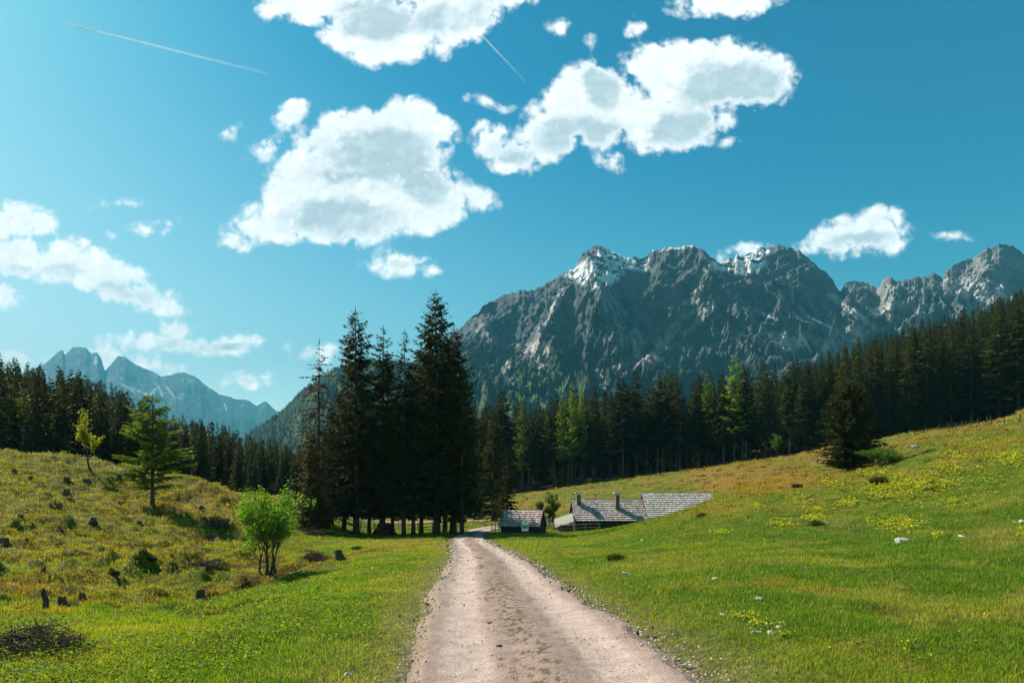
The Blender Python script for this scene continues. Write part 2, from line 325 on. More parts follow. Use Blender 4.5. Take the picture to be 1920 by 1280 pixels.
# ground colour, where the grass itself is green, straw or rust coloured
def ground_col(x, y):
    x = np.asarray(x, float); y = np.asarray(y, float); px = CX + F * x / np.maximum(y, 8.0)
    py = HZ + (CH - base_h(x, y)) * F / np.maximum(y, 1.0)
    g1 = np.array((0.080, 0.135, 0.010)); g2 = np.array((0.145, 0.175, 0.014)); st = np.array((0.215, 0.175, 0.055))
    ru = np.array((0.30, 0.155, 0.035)); br = np.array((0.085, 0.060, 0.030)); mo = np.array((0.215, 0.200, 0.014))
    n1 = fbm(x * 0.16, y * 0.16, oct=5, seed=41); n2 = fbm(x * 0.6, y * 0.6, oct=4, seed=51); n3 = fbm(x * 2.4, y * 2.4, oct=3, seed=61)
    c = g1 + (g2 - g1) * sstep(-0.3, 0.5, n1 + 0.4 * n2)[..., None]
    left = sstep(600, 350, px) * sstep(18, 34, y); far = sstep(85, 110, y)
    rgt = sstep(1150, 1500, px) * sstep(22, 50, y)
    c = c + (mo - c) * (0.70 * left + 0.22 * rgt + 0.30 * far * (1 - left)).clip(0, .85)[..., None]
    s_ = sstep(0.05, 0.55, n2 + 0.5 * n3 + 0.25 * left + 0.12 * rgt + 0.05); c = c + (st - c) * (0.55 * s_)[..., None]
    r_ = sstep(0.18, 0.6, n1 * 0.9 + 0.5 * n2 + 0.20 * left + 0.30 * rgt * sstep(40, 70, y) + 0.22 * far); c = c + (ru - c) * (0.55 * r_ * (0.2 * left + rgt + far).clip(0, 1))[..., None]
    b_ = sstep(0.25, 0.6, n3 * 0.7 - n2 * 0.5 + 0.18 * left); c = c + (br - c) * (0.7 * b_ * (0.25 + left + 0.6 * rgt).clip(0, 1))[..., None]
    for (ex, ey, rx, ry, kk, am) in ((1290,950,150,20,ru,.3),(1420,900,140,32,ru,.65),(1545,850,120,22,ru,.4),(1450,1095,50,14,ru,.4),(1540,1110,50,12,ru,.3),(1700,785,120,10,ru,.6),
                                     (1870,1010,70,35,st,.6),(1700,1150,90,14,br,.5),(1270,1060,150,25,st,.4),(950,1060,60,50,st,.5),(760,1020,110,14,st,.7),(600,1150,190,60,g1*1.15,.6),
                                     (60,1090,110,22,ru,.55),(60,1150,100,16,ru,.4),(260,1040,60,12,br,.6),(430,985,60,20,ru,.35),(340,945,150,30,ru,.35),(1330,1000,220,30,g1,.5),(1800,1075,160,60,g1,.35)):
        q = np.hypot((px - ex) / rx, (py - ey) / ry) + 0.35 * n2 + 0.2 * n3
        c = c + (kk - c) * (am * sstep(1.1, 0.5, q))[..., None]
    gd = dist_path(x, y, GUL)[0]; c = c + (np.array((0.045, 0.030, 0.018)) - c) * (0.9 * sstep(.5, .15, gd + .2 * n3))[..., None]; c = c + (ru * .8 - c) * (0.5 * sstep(1.5, .6, np.abs(gd) + .6 * n2))[..., None]
    rd = dist_path(x, y, RC[::4])[0]; e = sstep(RW + 1.6, RW - 0.2, rd + 0.6 * n2)
    c = c + (np.array((0.22, 0.19, 0.085)) - c) * (0.75 * e)[..., None]
    soil = sstep(RW + 0.15, RW - 0.2, rd + 0.25 * n3); c = c + (np.array((0.33, 0.27, 0.2)) - c) * soil[..., None]
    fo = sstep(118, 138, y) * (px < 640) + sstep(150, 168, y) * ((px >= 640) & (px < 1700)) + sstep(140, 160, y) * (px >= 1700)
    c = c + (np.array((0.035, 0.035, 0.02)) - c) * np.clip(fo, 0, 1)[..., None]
    return c * (1 + 0.18 * n3[..., None])

def m_ground():
    m, nt, out = material('meadow_turf'); pos = nt.new('ShaderNodeNewGeometry').outputs['Position']
    c = nt.attr('col'); n1 = nt.noise(pos, 9, 5, 0.7); n2 = nt.noise(pos, 2.2, 6, 0.7)
    c = nt.mix(1.0, c, nt.mix(nt.mapr(n1, 0.3, 0.7), (0.45, 0.5, 0.45), (1.45, 1.4, 1.3)), 'MULTIPLY')
    c = nt.mix(1.0, c, nt.mix(nt.mapr(n2, 0.35, 0.65), (0.7, 0.72, 0.7), (1.22, 1.18, 1.2)), 'MULTIPLY')
    nb = nt.bump(nt.math('ADD', n1, nt.math('MULTIPLY', n2, 2.0)), 0.9, 0.18)
    principled(nt, out, c, 0.9, nb, 0.1); return m
M_GROUND = m_ground()
def grid_faces(nr, nc):
    a = np.arange(nr * nc).reshape(nr, nc)
    return np.stack([a[:-1, :-1], a[:-1, 1:], a[1:, 1:], a[1:, :-1]], -1).reshape(-1, 4)
rows = np.concatenate([np.linspace(-40, 2, 12), np.linspace(3, 8, 40), 8 * np.exp(np.linspace(0, math.log(700/8), 620))[1:], 700 * np.exp(np.linspace(0, math.log(13.5), 14))[1:]])
uu = np.linspace(-1.35, 1.35, 620); uu = np.sign(uu) * (np.abs(uu) + 0.35 * np.maximum(0, np.abs(uu) - 0.8) ** 2 * 6)
YY, UU = np.meshgrid(rows, uu, indexing='ij'); XX = UU * np.maximum(YY, 8.0) * np.where(YY > 700, 1.0, 1.0)
rdG = dist_path(XX, YY, RC[::4])[0]
ZZ = height(XX, YY, rdG); fall = sstep(700, 1500, YY); ZZ = ZZ * (1 - fall) + fall * (-25)
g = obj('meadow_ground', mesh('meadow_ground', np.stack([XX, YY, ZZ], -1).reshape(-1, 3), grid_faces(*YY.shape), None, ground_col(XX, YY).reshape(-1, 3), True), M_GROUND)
tag(g, kind='structure')

# ------------------------------------------------------------------ gravel road
def m_road():
    m, nt, out = material('gravel'); pos = nt.new('ShaderNodeNewGeometry').outputs['Position']
    c = nt.attr('col')
    n1 = nt.noise(pos, 38, 6, 0.75); n2 = nt.noise(pos, 3.0, 5, 0.6)
    vor = nt.new('ShaderNodeTexVoronoi'); nt.l.new(pos, vor.inputs['Vector']); vor.inputs['Scale'].default_value = 34
    c = nt.mix(1.0, c, nt.mix(nt.mapr(n1, 0.28, 0.72), (0.50, 0.48, 0.47), (1.4, 1.4, 1.4)), 'MULTIPLY')
    c = nt.mix(1.0, c, nt.mix(nt.mapr(n2, 0.35, 0.65), (0.86, 0.84, 0.83), (1.1, 1.1, 1.1)), 'MULTIPLY')
    spk = nt.math('MULTIPLY', nt.mapr(vor.outputs['Distance'], 0.12, 0.2, 1, 0), nt.mapr(nt.noise(pos, 20, 2), 0.5, 0.6))
    c = nt.mix(nt.math('MULTIPLY', spk, 0.8), c, (0.07, 0.06, 0.055))
    nb = nt.bump(nt.math('ADD', n1, nt.math('MULTIPLY', nt.noise(pos, 12, 4, .6), 1.2)), 0.8, 0.03)
    principled(nt, out, c, 0.95, nb, 0.15); return m
M_ROAD = m_road()
def strip(name, path, half, nx, wob, seed, label_kind='structure', step=1, lift=0.0):
    seg = np.diff(path, axis=0); L = np.concatenate([[0], np.cumsum(np.hypot(*seg.T))])
    ds = []; s_ = 0.0
    while s_ < L[-1]:
        ds.append(s_); yv = np.interp(s_, L, path[:, 1]); s_ += max(0.06, 0.004 * max(yv, 5) * 1.6) * step
    ds = np.array(ds); cx = np.interp(ds, L, path[:, 0]); cyv = np.interp(ds, L, path[:, 1])
    tx = np.gradient(cx, ds); ty = np.gradient(cyv, ds); nl = np.hypot(tx, ty); nx_, ny_ = ty / nl, -tx / nl
    v = np.linspace(-1, 1, nx); S, Vv = np.meshgrid(ds, v, indexing='ij')
    wl = half + wob * fbm(ds * 0.5, ds * 0 + 3, oct=5, seed=seed); wr = half + wob * fbm(ds * 0.5, ds * 0 + 9, oct=5, seed=seed + 5)
    W_ = np.where(Vv < 0, wl[:, None], wr[:, None]) * Vv
    X = cx[:, None] + nx_[:, None] * W_; Y = cyv[:, None] + ny_[:, None] * W_
    Z = base_h(X, Y); 
    crown = 0.035 * np.exp(-(W_ / 0.28) ** 2) - 0.035 * (np.exp(-((W_ - 0.78) / 0.3) ** 2) + np.exp(-((W_ + 0.78) / 0.3) ** 2))
    edge = -0.09 * sstep(0.86, 1.0, np.abs(Vv))
    nz = fbm(X * 1.5, Y * 1.5, oct=4, seed=seed) * 0.022 + fbm(X * 9, Y * 9, oct=3, seed=seed + 1) * 0.008
    Z = Z + crown + edge + nz + lift
    n2 = fbm(X * 2.4, Y * 0.4, oct=5, seed=71); n3 = fbm(X * 16, Y * 9, oct=4, seed=72, gain=.7)
    c = np.broadcast_to(np.array((0.350, 0.255, 0.215)), X.shape + (3,)).copy()
    tr = sstep(0.42, 0.15, np.abs(np.abs(W_) - 0.78 + .08 * n2)); c = c + (np.array((0.54, 0.415, 0.360)) - c) * (0.9 * tr)[..., None]
    mid = sstep(0.40, 0.08, np.abs(W_ + 0.05 + 0.08 * n2)) * sstep(0.0, 0.25, n2 * .45 + n3 * 1.5 + 0.02); c = c + (np.array((0.13, 0.095, 0.045)) - c) * (0.92 * mid)[..., None]
    ln = sstep(0.10, 0.02, np.abs(W_ - 0.42 - 0.08 * n2)) * sstep(-0.2, 0.2, n3); c = c + (np.array((0.2, 0.16, 0.12)) - c) * (0.5 * ln)[..., None]
    ed = sstep(0.8, 1.0, np.abs(Vv) + 0.25 * n2); c = c + (np.array((0.30, 0.24, 0.15)) - c) * (0.7 * ed)[..., None]
    o = obj(name, mesh(name, np.stack([X, Y, Z], -1).reshape(-1, 3), grid_faces(*X.shape), None, c.reshape(-1, 3), True), M_ROAD)
    return tag(o, kind=label_kind)
strip('gravel_road', RC, 1.5, 110, 0.24, 5, step=.7, lift=0.012)
strip('gravel_track', TRACK, 0.9, 16, 0.2, 15, step=2, lift=0.16)

# ------------------------------------------------------------------ mountains
def m_rock(name, bs=60.0, k=1.0):
    m, nt, out = material(name); pos = nt.new('ShaderNodeNewGeometry').outputs['Position']
    c = nt.attr('col'); n1 = nt.noise(pos, 0.018 * k, 8, 0.72); n2 = nt.noise(pos, 0.11 * k, 6, 0.7)
    c = nt.mix(1.0, c, nt.mix(nt.mapr(n1, 0.3, 0.7), (0.55, 0.56, 0.58), (1.45, 1.43, 1.4)), 'MULTIPLY')
    c = nt.mix(1.0, c, nt.mix(nt.mapr(n2, 0.3, 0.7), (0.72, 0.72, 0.72), (1.28, 1.28, 1.28)), 'MULTIPLY')
    nb = nt.bump(nt.math('ADD', n1, nt.math('MULTIPLY', n2, 0.35)), 0.7, bs * .7)
    principled(nt, out, c, 0.95, nb, 0.05); return m
def mountain(name, ridge, Dr, Df, px0, px1, nc, nr, zb, amp, seed, colfn, mat, fine=1.0, jag=3.0, g_exp=1.35, back=0.25, tree_h=0):
    ridge = np.array(ridge, float); px = np.linspace(px0, px1, nc); pr = np.interp(px, ridge[:, 0], ridge[:, 1])
    pr = pr + jag * fbm(px / 14.0, px * 0, oct=5, seed=seed, gain=0.65) * 1.4
    s = np.concatenate([np.linspace(0, 1, nr), 1 + np.linspace(0, 1, 26)[1:] * back])
    S, PX = np.meshgrid(s, px, indexing='ij'); PR = np.broadcast_to(pr, S.shape)
    wob = fbm(px / 160.0, px * 0 + 5, oct=3, seed=seed + 3)
    DR = Dr * (1 + 0.06 * wob); D = Df + (DR - Df) * S; zr = (HZ - PR) * DR / F + CH
    gs = np.where(S <= 1, S ** g_exp, 1 - (S - 1) * 2.2)
    Z = zb + (zr - zb) * gs
    X = (PX - CX) / F * D; U = (PX - CX) / F * Dr
    e = np.clip(np.sin(np.pi * np.clip(S, 0, 1)) ** 0.6, 0, 1) * (S < 1)
    sc = Dr / 3000.0
    wx = fbm(U / (500*sc), Z / (600*sc), oct=3, seed=seed + 7) * 140 * sc
    r1 = ridged((U + 0.55 * Z + wx) / (560*sc), Z / (1300*sc), oct=6, seed=seed + 11, gain=0.52)
    r2 = ridged((U - 0.3 * Z + wx) / (150*sc), (Z + wx) / (260*sc), oct=5, seed=seed + 19, gain=0.55)
    f1 = fbm(U / (60*sc), Z / (45*sc), oct=4, seed=seed + 23, gain=0.6)
    r0 = ridged((U + 0.5 * Z) / (1150*sc), Z / (2600*sc), oct=2, seed=seed + 31)
    disp = amp * (0.9 * r0 + 1.15 * r1 + 0.40 * r2 + 0.13 * fine * f1)
    Yp = D - disp * e; Xp = X * Yp / D
    Zp = Z + 0.10 * amp * e * (r2 - 0.3)
    if tree_h:
        tr = np.abs(vnoise(U / (9*sc), D / (9*sc), seed=seed + 40)) + 0.5 * np.abs(vnoise(U / (4.5*sc), D / (5*sc), seed=seed + 41))
        low = sstep(0.75, 0.55, S + 0.12 * r1) if tree_h > 0 else np.ones_like(S)
        Zp = Zp + abs(tree_h) * tr * low * (S < 1.0)
    # keep the skyline where it belongs
    prow = HZ - F * (Zp - CH) / Yp; lim = PR + 1.2
    Zp = np.where((prow < lim) & (S < 0.97), CH + (HZ - lim) * Yp / F, Zp)
    prow = HZ - F * (Zp - CH) / Yp; pcol = CX + F * Xp / Yp
    c = colfn(pcol, prow, U, Z, S, r1, r2, f1)
    o = obj(name, mesh(name, np.stack([Xp, Yp, Zp], -1).reshape(-1, 3), grid_faces(*S.shape), None, c.reshape(-1, 3), True), mat)
    return tag(o, kind='structure')
def lerp(c, k, a): return c + (np.array(k) - c) * a[..., None]
def blob(px, py, x, y, rx, ry, ro=0.0, n=0.0):
    ca, sa = math.cos(ro), math.sin(ro); dx, dy = px - x, py - y
    return sstep(1.15, 0.6, np.hypot((dx * ca + dy * sa) / rx, (-dx * sa + dy * ca) / ry) + n)
def col_massif(px, py, U, Z, S, r1, r2, f1):
    U, Z = U / .7, Z / .7; n = fbm(U / 70, Z / 50, oct=5, seed=301, gain=.6); n2 = fbm(U / 24, Z / 16, oct=4, seed=302, gain=.6)
    c = np.broadcast_to(np.array((0.112, 0.122, 0.138)), px.shape + (3,)).copy() * (1 + 0.25 * n)[..., None]
    c = lerp(c, (0.060, 0.075, 0.045), sstep(0.05, 0.45, n + 0.5 * n2 - (620 - py) / 260.0 * 0.6) * 0.85)      # dwarf pine on ledges
    c = lerp(c, (0.24, 0.225, 0.225), blob(px, py, 1860, 530, 110, 70, 0, .3 * n) * 0.8)
    fo = sstep(640, 700, py + 30 * n + 22 * n2 - 0.10 * np.maximum(0, px - 1150))
    c = lerp(c, (0.030, 0.050, 0.028), fo * 0.95)
    dec = sum(blob(px, py, a, b, rx, ry, ro, .5 * n + .5 * n2) for a, b, rx, ry, ro in ((1000,735,130,50,-.1),(930,735,50,35,0),(1040,770,90,30,0),(1010,700,60,26,.2)))
    c = lerp(c, (0.17, 0.215, 0.085), np.clip(dec, 0, 1) * sstep(-0.15, 0.25, n2 + 0.3 * n) * 0.85)
    scr = sum(blob(px, py, a, b, rx, ry, ro, .55 * n + .45 * n2) for a, b, rx, ry, ro in ((1003,668,26,22,1.0),(1020,655,50,7,0.1),(1180,680,34,12,-.3),(1215,672,60,8,-.55),(1245,645,70,14,-.95),(1310,600,60,9,-.8),(1030,590,60,9,-1.1),(950,690,10,25,0),(1125,705,8,25,-.5),
          (1310,545,50,8,-1.3),(1480,640,40,14,.3),(1535,640,50,12,.5),(1590,625,34,18,.1),(1570,655,40,16,.2),(1600,585,60,7,.6),(1830,545,60,20,.2),(1660,580,40,10,-.3)))
    c = lerp(c, (0.50, 0.465, 0.45), np.clip(scr, 0, 1) * 0.9)
    nn = fbm(U / 38 + Z / 60, Z / 20 - U / 80, oct=5, seed=311, gain=.62)
    sn = sum(blob(px, py, a, b, rx, ry, ro, .0) for a, b, rx, ry, ro in ((1110,505,55,22,-.35),(1140,520,40,16,-.5),(1165,488,60,14,.3),(1198,490,28,12,.1),(1250,466,60,5,-.1),(1375,492,50,16,-.2),(1405,500,40,14,-.3),(1080,518,26,10,.7),(1425,470,25,10,.3)))
    c = lerp(c, (0.85, 0.87, 0.90), np.clip(sn, 0, 1) * sstep(-0.12, -0.03, nn + 0.12 * np.clip(sn, 0, 1) - 0.05))
    gl = ridged((U + .45 * Z + 60 * n) / 130, Z / 800, oct=2, seed=330); c = lerp(c, (0.42, 0.40, 0.395), sstep(.62, .82, gl + .15 * n2) * sstep(480, 560, py) * (1 - fo) * .55)
    sta = fbm(U / 900, (Z + .30 * U) / 26, oct=3, seed=331); c = c * (1 + .28 * sta * (1 - fo))[..., None]
    st = sum(blob(px, py, a, b, rx, ry, ro, .15 * n2) for a, b, rx, ry, ro in ((1435,590,26,2.5,.4),(1505,600,24,2.2,.35),(1500,625,2.6,24,0),(1512,645,3.5,22,-.5),(1560,612,3,22,.3),(1575,625,18,2.6,.8),(1600,590,3,16,-.8),(1540,605,30,2,.45)))
    c = lerp(c, (0.85, 0.87, 0.90), np.clip(st, 0, 1) * 0.95)
    return np.clip(c, 0.01, 0.9)
M_ROCK = m_rock('alpine_rock', 30, 1.4)
RIDGE = [(300,800),(500,880),(620,800),(740,700),(800,660),(860,622),(880,600),(905,575),(930,560),(955,548),(980,542),(1000,543),(1020,536),(1045,520),(1060,515),(1075,508),(1085,490),(1100,472),(1118,462),(1135,465),(1150,475),(1175,482),(1200,486),(1215,482),(1225,470),(1245,464),(1275,463),(1300,461),(1315,470),(1330,482),(1345,492),(1370,487),(1400,475),(1425,465),(1440,464),(1455,462),(1470,458),(1480,466),(1490,472),(1500,468),(1512,478),(1525,493),(1545,505),(1560,522),(1570,540),(1577,543),(1585,529),(1600,526),(1620,532),(1640,537),(1650,536),(1655,519),(1670,521),(1690,530),(1710,520),(1735,516),(1760,515),(1768,522),(1771,508),(1800,495),(1825,480),(1850,465),(1875,458),(1900,462),(1915,475),(1925,478),(2000,490),(2200,560),(2600,640)]
mountain('rocky_massif', RIDGE, 2100, 1050, 500, 2350, 1400, 460, 20, 235, 101, col_massif, M_ROCK, jag=6.0, tree_h=11, fine=1.7)
def col_far(px, py, U, Z, S, r1, r2, f1):
    n = fbm(U / 160, Z / 120, oct=5, seed=401, gain=.6); n2 = fbm(U / 60, Z / 40, oct=4, seed=402, gain=.6)
    c = np.broadcast_to(np.array((0.10, 0.105, 0.11)), px.shape + (3,)).copy()
    c = lerp(c, (0.04, 0.06, 0.04), sstep(720, 790, py + 30 * n))
    sn = sstep(0.22, 0.42, n2 * 0.8 + 0.5 * n) * sstep(800, 740, py) * 0.45
    for a, b, rx, ry, ro in ((265,735,30,2.5,.4),(285,738,3,16,.6),(300,732,3,14,-.4),(320,735,22,2,.9),(240,727,20,2,.6),(423,763,2.5,8,-.3),(180,675,4,10,.2)):
        sn = np.maximum(sn, blob(px, py, a, b, rx, ry, ro, .3 * n2))
    return lerp(c, (0.5, 0.52, 0.55), sn)
FAR = [(-500,760),(-200,740),(20,712),(60,692),(80,685),(95,673),(108,661),(118,657),(121,666),(135,652),(150,650),(162,652),(170,663),(182,660),(190,672),(196,694),(199,694),(210,680),(222,667),(235,669),(250,680),(270,690),(295,702),(302,707),(320,703),(345,697),(365,705),(385,722),(410,738),(440,747),(465,750),(482,761),(498,752),(508,762),(520,772),(560,795),(700,850),(900,880)]
mountain('far_mountains', FAR, 8500, 4400, -420, 900, 900, 260, 60, 330, 131, col_far, m_rock('far_rock', 90, 0.5), jag=1.6)
def col_hill(px, py, U, Z, S, r1, r2, f1):
    n = fbm(U / 60, Z / 50, oct=5, seed=501, gain=.6); n2 = fbm(U / 20, Z / 18, oct=3, seed=502)
    c = np.broadcast_to(np.array((0.030, 0.050, 0.030)), px.shape + (3,)).copy() * (1 + .5 * n2)[..., None]
    c = lerp(c, (0.10, 0.13, 0.07), sstep(.1, .5, n + .4 * n2) * .7); return np.clip(c, .01, 1)
mountain('wooded_spur', [(380,880),(440,842),(465,820),(500,797),(530,777),(560,747),(600,712),(650,690),(700,680),(800,690),(900,760),(1000,840)], 1850, 850, 380, 1000, 640, 240, 10, 110, 151, col_hill, m_rock('wooded_slope', 12), jag=2.0, tree_h=-15, g_exp=1.1)

# ------------------------------------------------------------------ trees
def m_leaf(name, col, trans=0.35, tcol=None, rough=0.6, var=0.35):
    m, nt, out = material(name); c0 = nt.attr('col')
    oi = nt.new('ShaderNodeObjectInfo'); rnd = oi.outputs['Random']
    c = nt.mix(1.0, c0, col, 'MULTIPLY')
    c = nt.mix(1.0, c, nt.mix(rnd, (1 - var, 1 - var, 1 - var * 0.8), (1 + var, 1 + var * 0.8, 1 + var * 0.3)), 'MULTIPLY')
    d = principled(nt, None, c, rough, None, 0.07)
    t = nt.new('ShaderNodeBsdfTranslucent'); nt.l.new(nt.mix(1.0, c, tcol or (1.6, 1.6, 0.6), 'MULTIPLY'), t.inputs[0])
    mx = nt.new('ShaderNodeMixShader'); mx.inputs[0].default_value = trans
    nt.l.new(d, mx.inputs[1]); nt.l.new(t.outputs[0], mx.inputs[2]); nt.l.new(mx.outputs[0], out.inputs[0]); return m
def m_simple(name, col, rough=0.85, scale=6.0, lo=0.6, hi=1.35, bump=0.4, bd=0.02, useattr=False, stretch=None):
    m, nt, out = material(name); tc = nt.new('ShaderNodeTexCoord').outputs['Object']
    if stretch: 
        mp = nt.new('ShaderNodeMapping'); nt.l.new(tc, mp.inputs[0]); mp.inputs[3].default_value = stretch; tc = mp.outputs[0]
    n = nt.noise(tc, scale, 5, 0.65); base = nt.mix(1.0, nt.attr('col'), col, 'MULTIPLY') if useattr else col
    c = nt.mix(1.0, base, nt.mix(nt.mapr(n, 0.3, 0.7), (lo,) * 3, (hi,) * 3), 'MULTIPLY')
    principled(nt, out, c, rough, nt.bump(n, bump, bd), 0.2); return m
M_BARK = m_simple('spruce_bark', (0.085, 0.060, 0.045), 0.95, 5, .5, 1.5, .8, .04, False, (3, 3, 0.6))
M_NEEDLE = m_leaf('spruce_needles', (0.030, 0.042, 0.010), 0.30, (1.7, 1.5, 0.6), var=0.5)
M_NEEDLE_D = m_leaf('dry_spruce_needles', (0.055, 0.042, 0.020), 0.15, (1.5, 1.3, 0.7))
M_LARCH = m_leaf('larch_needles', (0.105, 0.180, 0.028), 0.45)
M_LARCH_D = m_leaf('dull_larch_needles', (0.080, 0.135, 0.022), 0.42)
M_LEAF = m_leaf('fresh_leaves', (0.120, 0.230, 0.028), 0.45)
M_LEAF_Y = m_leaf('yellow_young_leaves', (0.30, 0.33, 0.035), 0.5)

def conifer(seed, H, rmax, cb=0.12, ws=0.45, nb=6, twig=0.22, tl=0.42, tw=0.14, droop=0.5, up=0.15, shape=0.85, sparse=0.0, bald=0.0, trunk_r=None, dens=1.0, sides=6, irregular=0.25, hang=0.5):
    rng = np.random.RandomState(seed); tr = trunk_r or H * 0.011 + 0.05
    T = MB(); zs = np.linspace(-0.5, H, 9); bend = rng.uniform(-1, 1, 2) * H * 0.006
    tp = np.stack([bend[0] * (zs / H) ** 2, bend[1] * (zs / H) ** 2, zs], 1)
    rad = tr * np.clip(1 - zs / H, 0.02, 1) ** 0.8; rad[0] *= 1.5; rad[1] *= 1.02; T.tube(tp, rad, 8)
    Vs, Qs, Cs = [], [], []; n = 0
    z = H * cb
    while z < H - 0.15:
        t = (z - H * cb) / (H * (1 - cb)); rr = rmax * max(0.0, (1 - t)) ** shape * min(1, 0.55 + t * 3.0 + 0.2) + 0.12
        for b in range(max(3, int(nb * (0.6 + 0.4 * (1 - t)) + rng.uniform(-0.6, 0.6)))):
            if rng.rand() < sparse: continue
            az = rng.uniform(0, 2 * math.pi); L = rr * (1 + rng.uniform(-irregular, irregular * 0.7))
            if L < 0.1: continue
            z0 = z + rng.uniform(-ws, ws) * 0.5; cx0, cy0 = bend * (z0 / H) ** 2; d = np.array((math.cos(az), math.sin(az), 0)); sd = np.array((-d[1], d[0], 0))
            ns = 5; ss = np.linspace(0, 1, ns); dr = droop * (1 - 0.7 * t)
            zz = z0 + L * (up * ss * (1 + 1.2 * t) - dr * ss ** 1.5 + 0.28 * dr * ss ** 4)
            sp = np.stack([cx0 + d[0] * L * ss, cy0 + d[1] * L * ss, zz], 1)
            bw = max(0.012, 0.018 * L) * np.array([1.3, 1, .8, .5, .2])
            T.add(np.concatenate([sp + sd * bw[:, None], sp - sd * bw[:, None]]), [(i, i+1, ns+i+1, ns+i) for i in range(ns-1)])
            if bald and (1 - t) < 0.3 and rng.rand() < bald: pass
            m = max(3, int(L / twig * dens)); s_ = np.sort(rng.uniform(0.10, 1.0, m)); s_[-1] = 0.97
            pos = np.stack([np.interp(s_, ss, sp[:, k]) for k in range(3)], 1)
            for side in (-1, 1):
                ln = tl * (0.45 + 0.75 * (1 - s_)) * (0.7 + 0.6 * rng.rand(m)) * min(1.2, 0.22 + L * 0.55); 
                dirv = d * rng.uniform(0.35, 0.9, (m, 1)) + sd * side * rng.uniform(0.4, 1.0, (m, 1)); dirv[:, 2] -= hang * rng.uniform(0.2, 1.6, m); dirv /= np.linalg.norm(dirv, axis=1)[:, None]
                tip = pos + dirv * ln[:, None]; wv_ = np.cross(dirv, rng.normal(size=(m, 3))); wv_ /= np.linalg.norm(wv_, axis=1)[:, None]
                wd = tw * (0.6 + 0.7 * rng.rand(m)) * min(1, 0.4 + L * 0.5); mid = pos + dirv * (ln * 0.45)[:, None]
                Vs.append(np.stack([pos, mid + wv_ * wd[:, None] * .5, tip, mid - wv_ * wd[:, None] * .5], 1).reshape(-1, 3))
                Qs.append(np.arange(m * 4).reshape(m, 4) + n); n += m * 4
                cc = (0.75 + 0.5 * rng.rand(m) + 0.35 * (s_ - .5))[:, None] * np.array((1, 1, 1)); cc[:, 0] *= 1 + 0.35 * (rng.rand(m) > .8)
                Cs.append(np.repeat(cc, 4, 0))
        z += ws * (0.75 + 0.5 * rng.rand()) * (1 - 0.35 * t)
    # leader
    Vs.append(np.array([[bend[0]-.05, bend[1], H-.3], [bend[0]+.05, bend[1], H-.3], [bend[0]+.02, bend[1], H+.35], [bend[0]-.02, bend[1], H+.35]])); Qs.append(np.arange(4).reshape(1, 4) + n); Cs.append(np.ones((4, 3)))
    return T.mesh('trunk', True), mesh('crown', np.concatenate(Vs), np.concatenate(Qs), None, np.concatenate(Cs))
def plant(name, tc, mats, label, cat, loc, rz=0, scale=1, group=None, cname='crown'):
    t = thing(name, label, cat, loc, rz, group, scale)
    obj('trunk', tc[0], mats[0], t); obj(cname, tc[1], mats[1], t); return t
def copy_tree(o):
    c = o.copy(); C.objects.link(c)
    for ch in o.children: d = ch.copy(); C.objects.link(d); d.parent = c
    return c

# the tall spruces by the road:  px, top row, depth, half width in px, crown base, sparse
CL = [(597,640,71,40,.09,.5,'thin spruce with bare drooping upper branches, standing above the little dark shed'),
      (645,712,76,38,.12,.1,None),
      (668,580,72,52,.10,.05,'tall dark pointed spruce of the roadside clump, right behind the bare-topped one'),
      (692,735,78,36,.14,.1,None),
      (717,615,73,42,.12,.1,'spruce with a blunt bushy top beside the slender spruce of the roadside clump'),
      (757,622,70,30,.15,.35,'slender spruce with a long bare trunk and see-through crown in the roadside clump'),
      (790,650,75,42,.12,.1,None),
      (736,700,78,34,.13,.1,None),
      (819,548,71,62,.11,.05,'tallest spruce of all, its ragged pointed top highest above the road'),
      (850,612,73,52,.12,.05,'broad dark spruce leaning its shoulder against the tallest spruce, in front of the mountain ridge'),
      (834,655,77,46,.12,.1,None),
      (866,690,70,42,.11,.1,'lower spruce standing nearest the gravel road, outermost trunk of the roadside clump'),
      (622,760,77,34,.10,.1,None),
      (775,700,71,38,.13,.2,None)]
for i, (px, top, d, hw, cb, sp, lab) in enumerate(CL):
    x = (px - CX) / F * d; z = hgt(x, d); H = CH + (HZ - top) * d / F - z
    bare = i == 0
    tc = conifer(200 + i, H, hw * d / F * (1.32 if not bare else 1.75), cb, 0.40 if not bare else 0.5, 8 if not bare else 7, 0.13, 0.62 if not bare else 0.34, 0.13 if not bare else 0.10, 0.62 if not bare else 0.85, 0.30 if not bare else 0.12, 0.62 if not bare else 0.62, sp * 0.5, trunk_r=0.30 if H > 22 else 0.2, dens=1.0, irregular=0.38, hang=0.6)
    plant('spruce_tree', tc, (M_BARK, M_NEEDLE_D if bare else M_NEEDLE), lab or 'dark spruce filling the inside of the dense roadside clump, its top below its neighbours', 'spruce', (x, d, z), 0, 1, 'tall spruces beside the road')
# lower fuller part of the clump's open side
x, d, z = hit(583, 998); d = 69; x = (583 - CX) / F * d; z = hgt(x, d)
plant('spruce_tree', conifer(260, 11.5, 2.3, .06, .36, 8, .14, .5, .15, .55, .2, .7), (M_BARK, m_leaf('olive_spruce_needles', (0.075, 0.075, 0.018), .3)), 'low olive tinged spruce at the foot of the bare-topped spruce beside the little shed', 'spruce', (x, d, z))

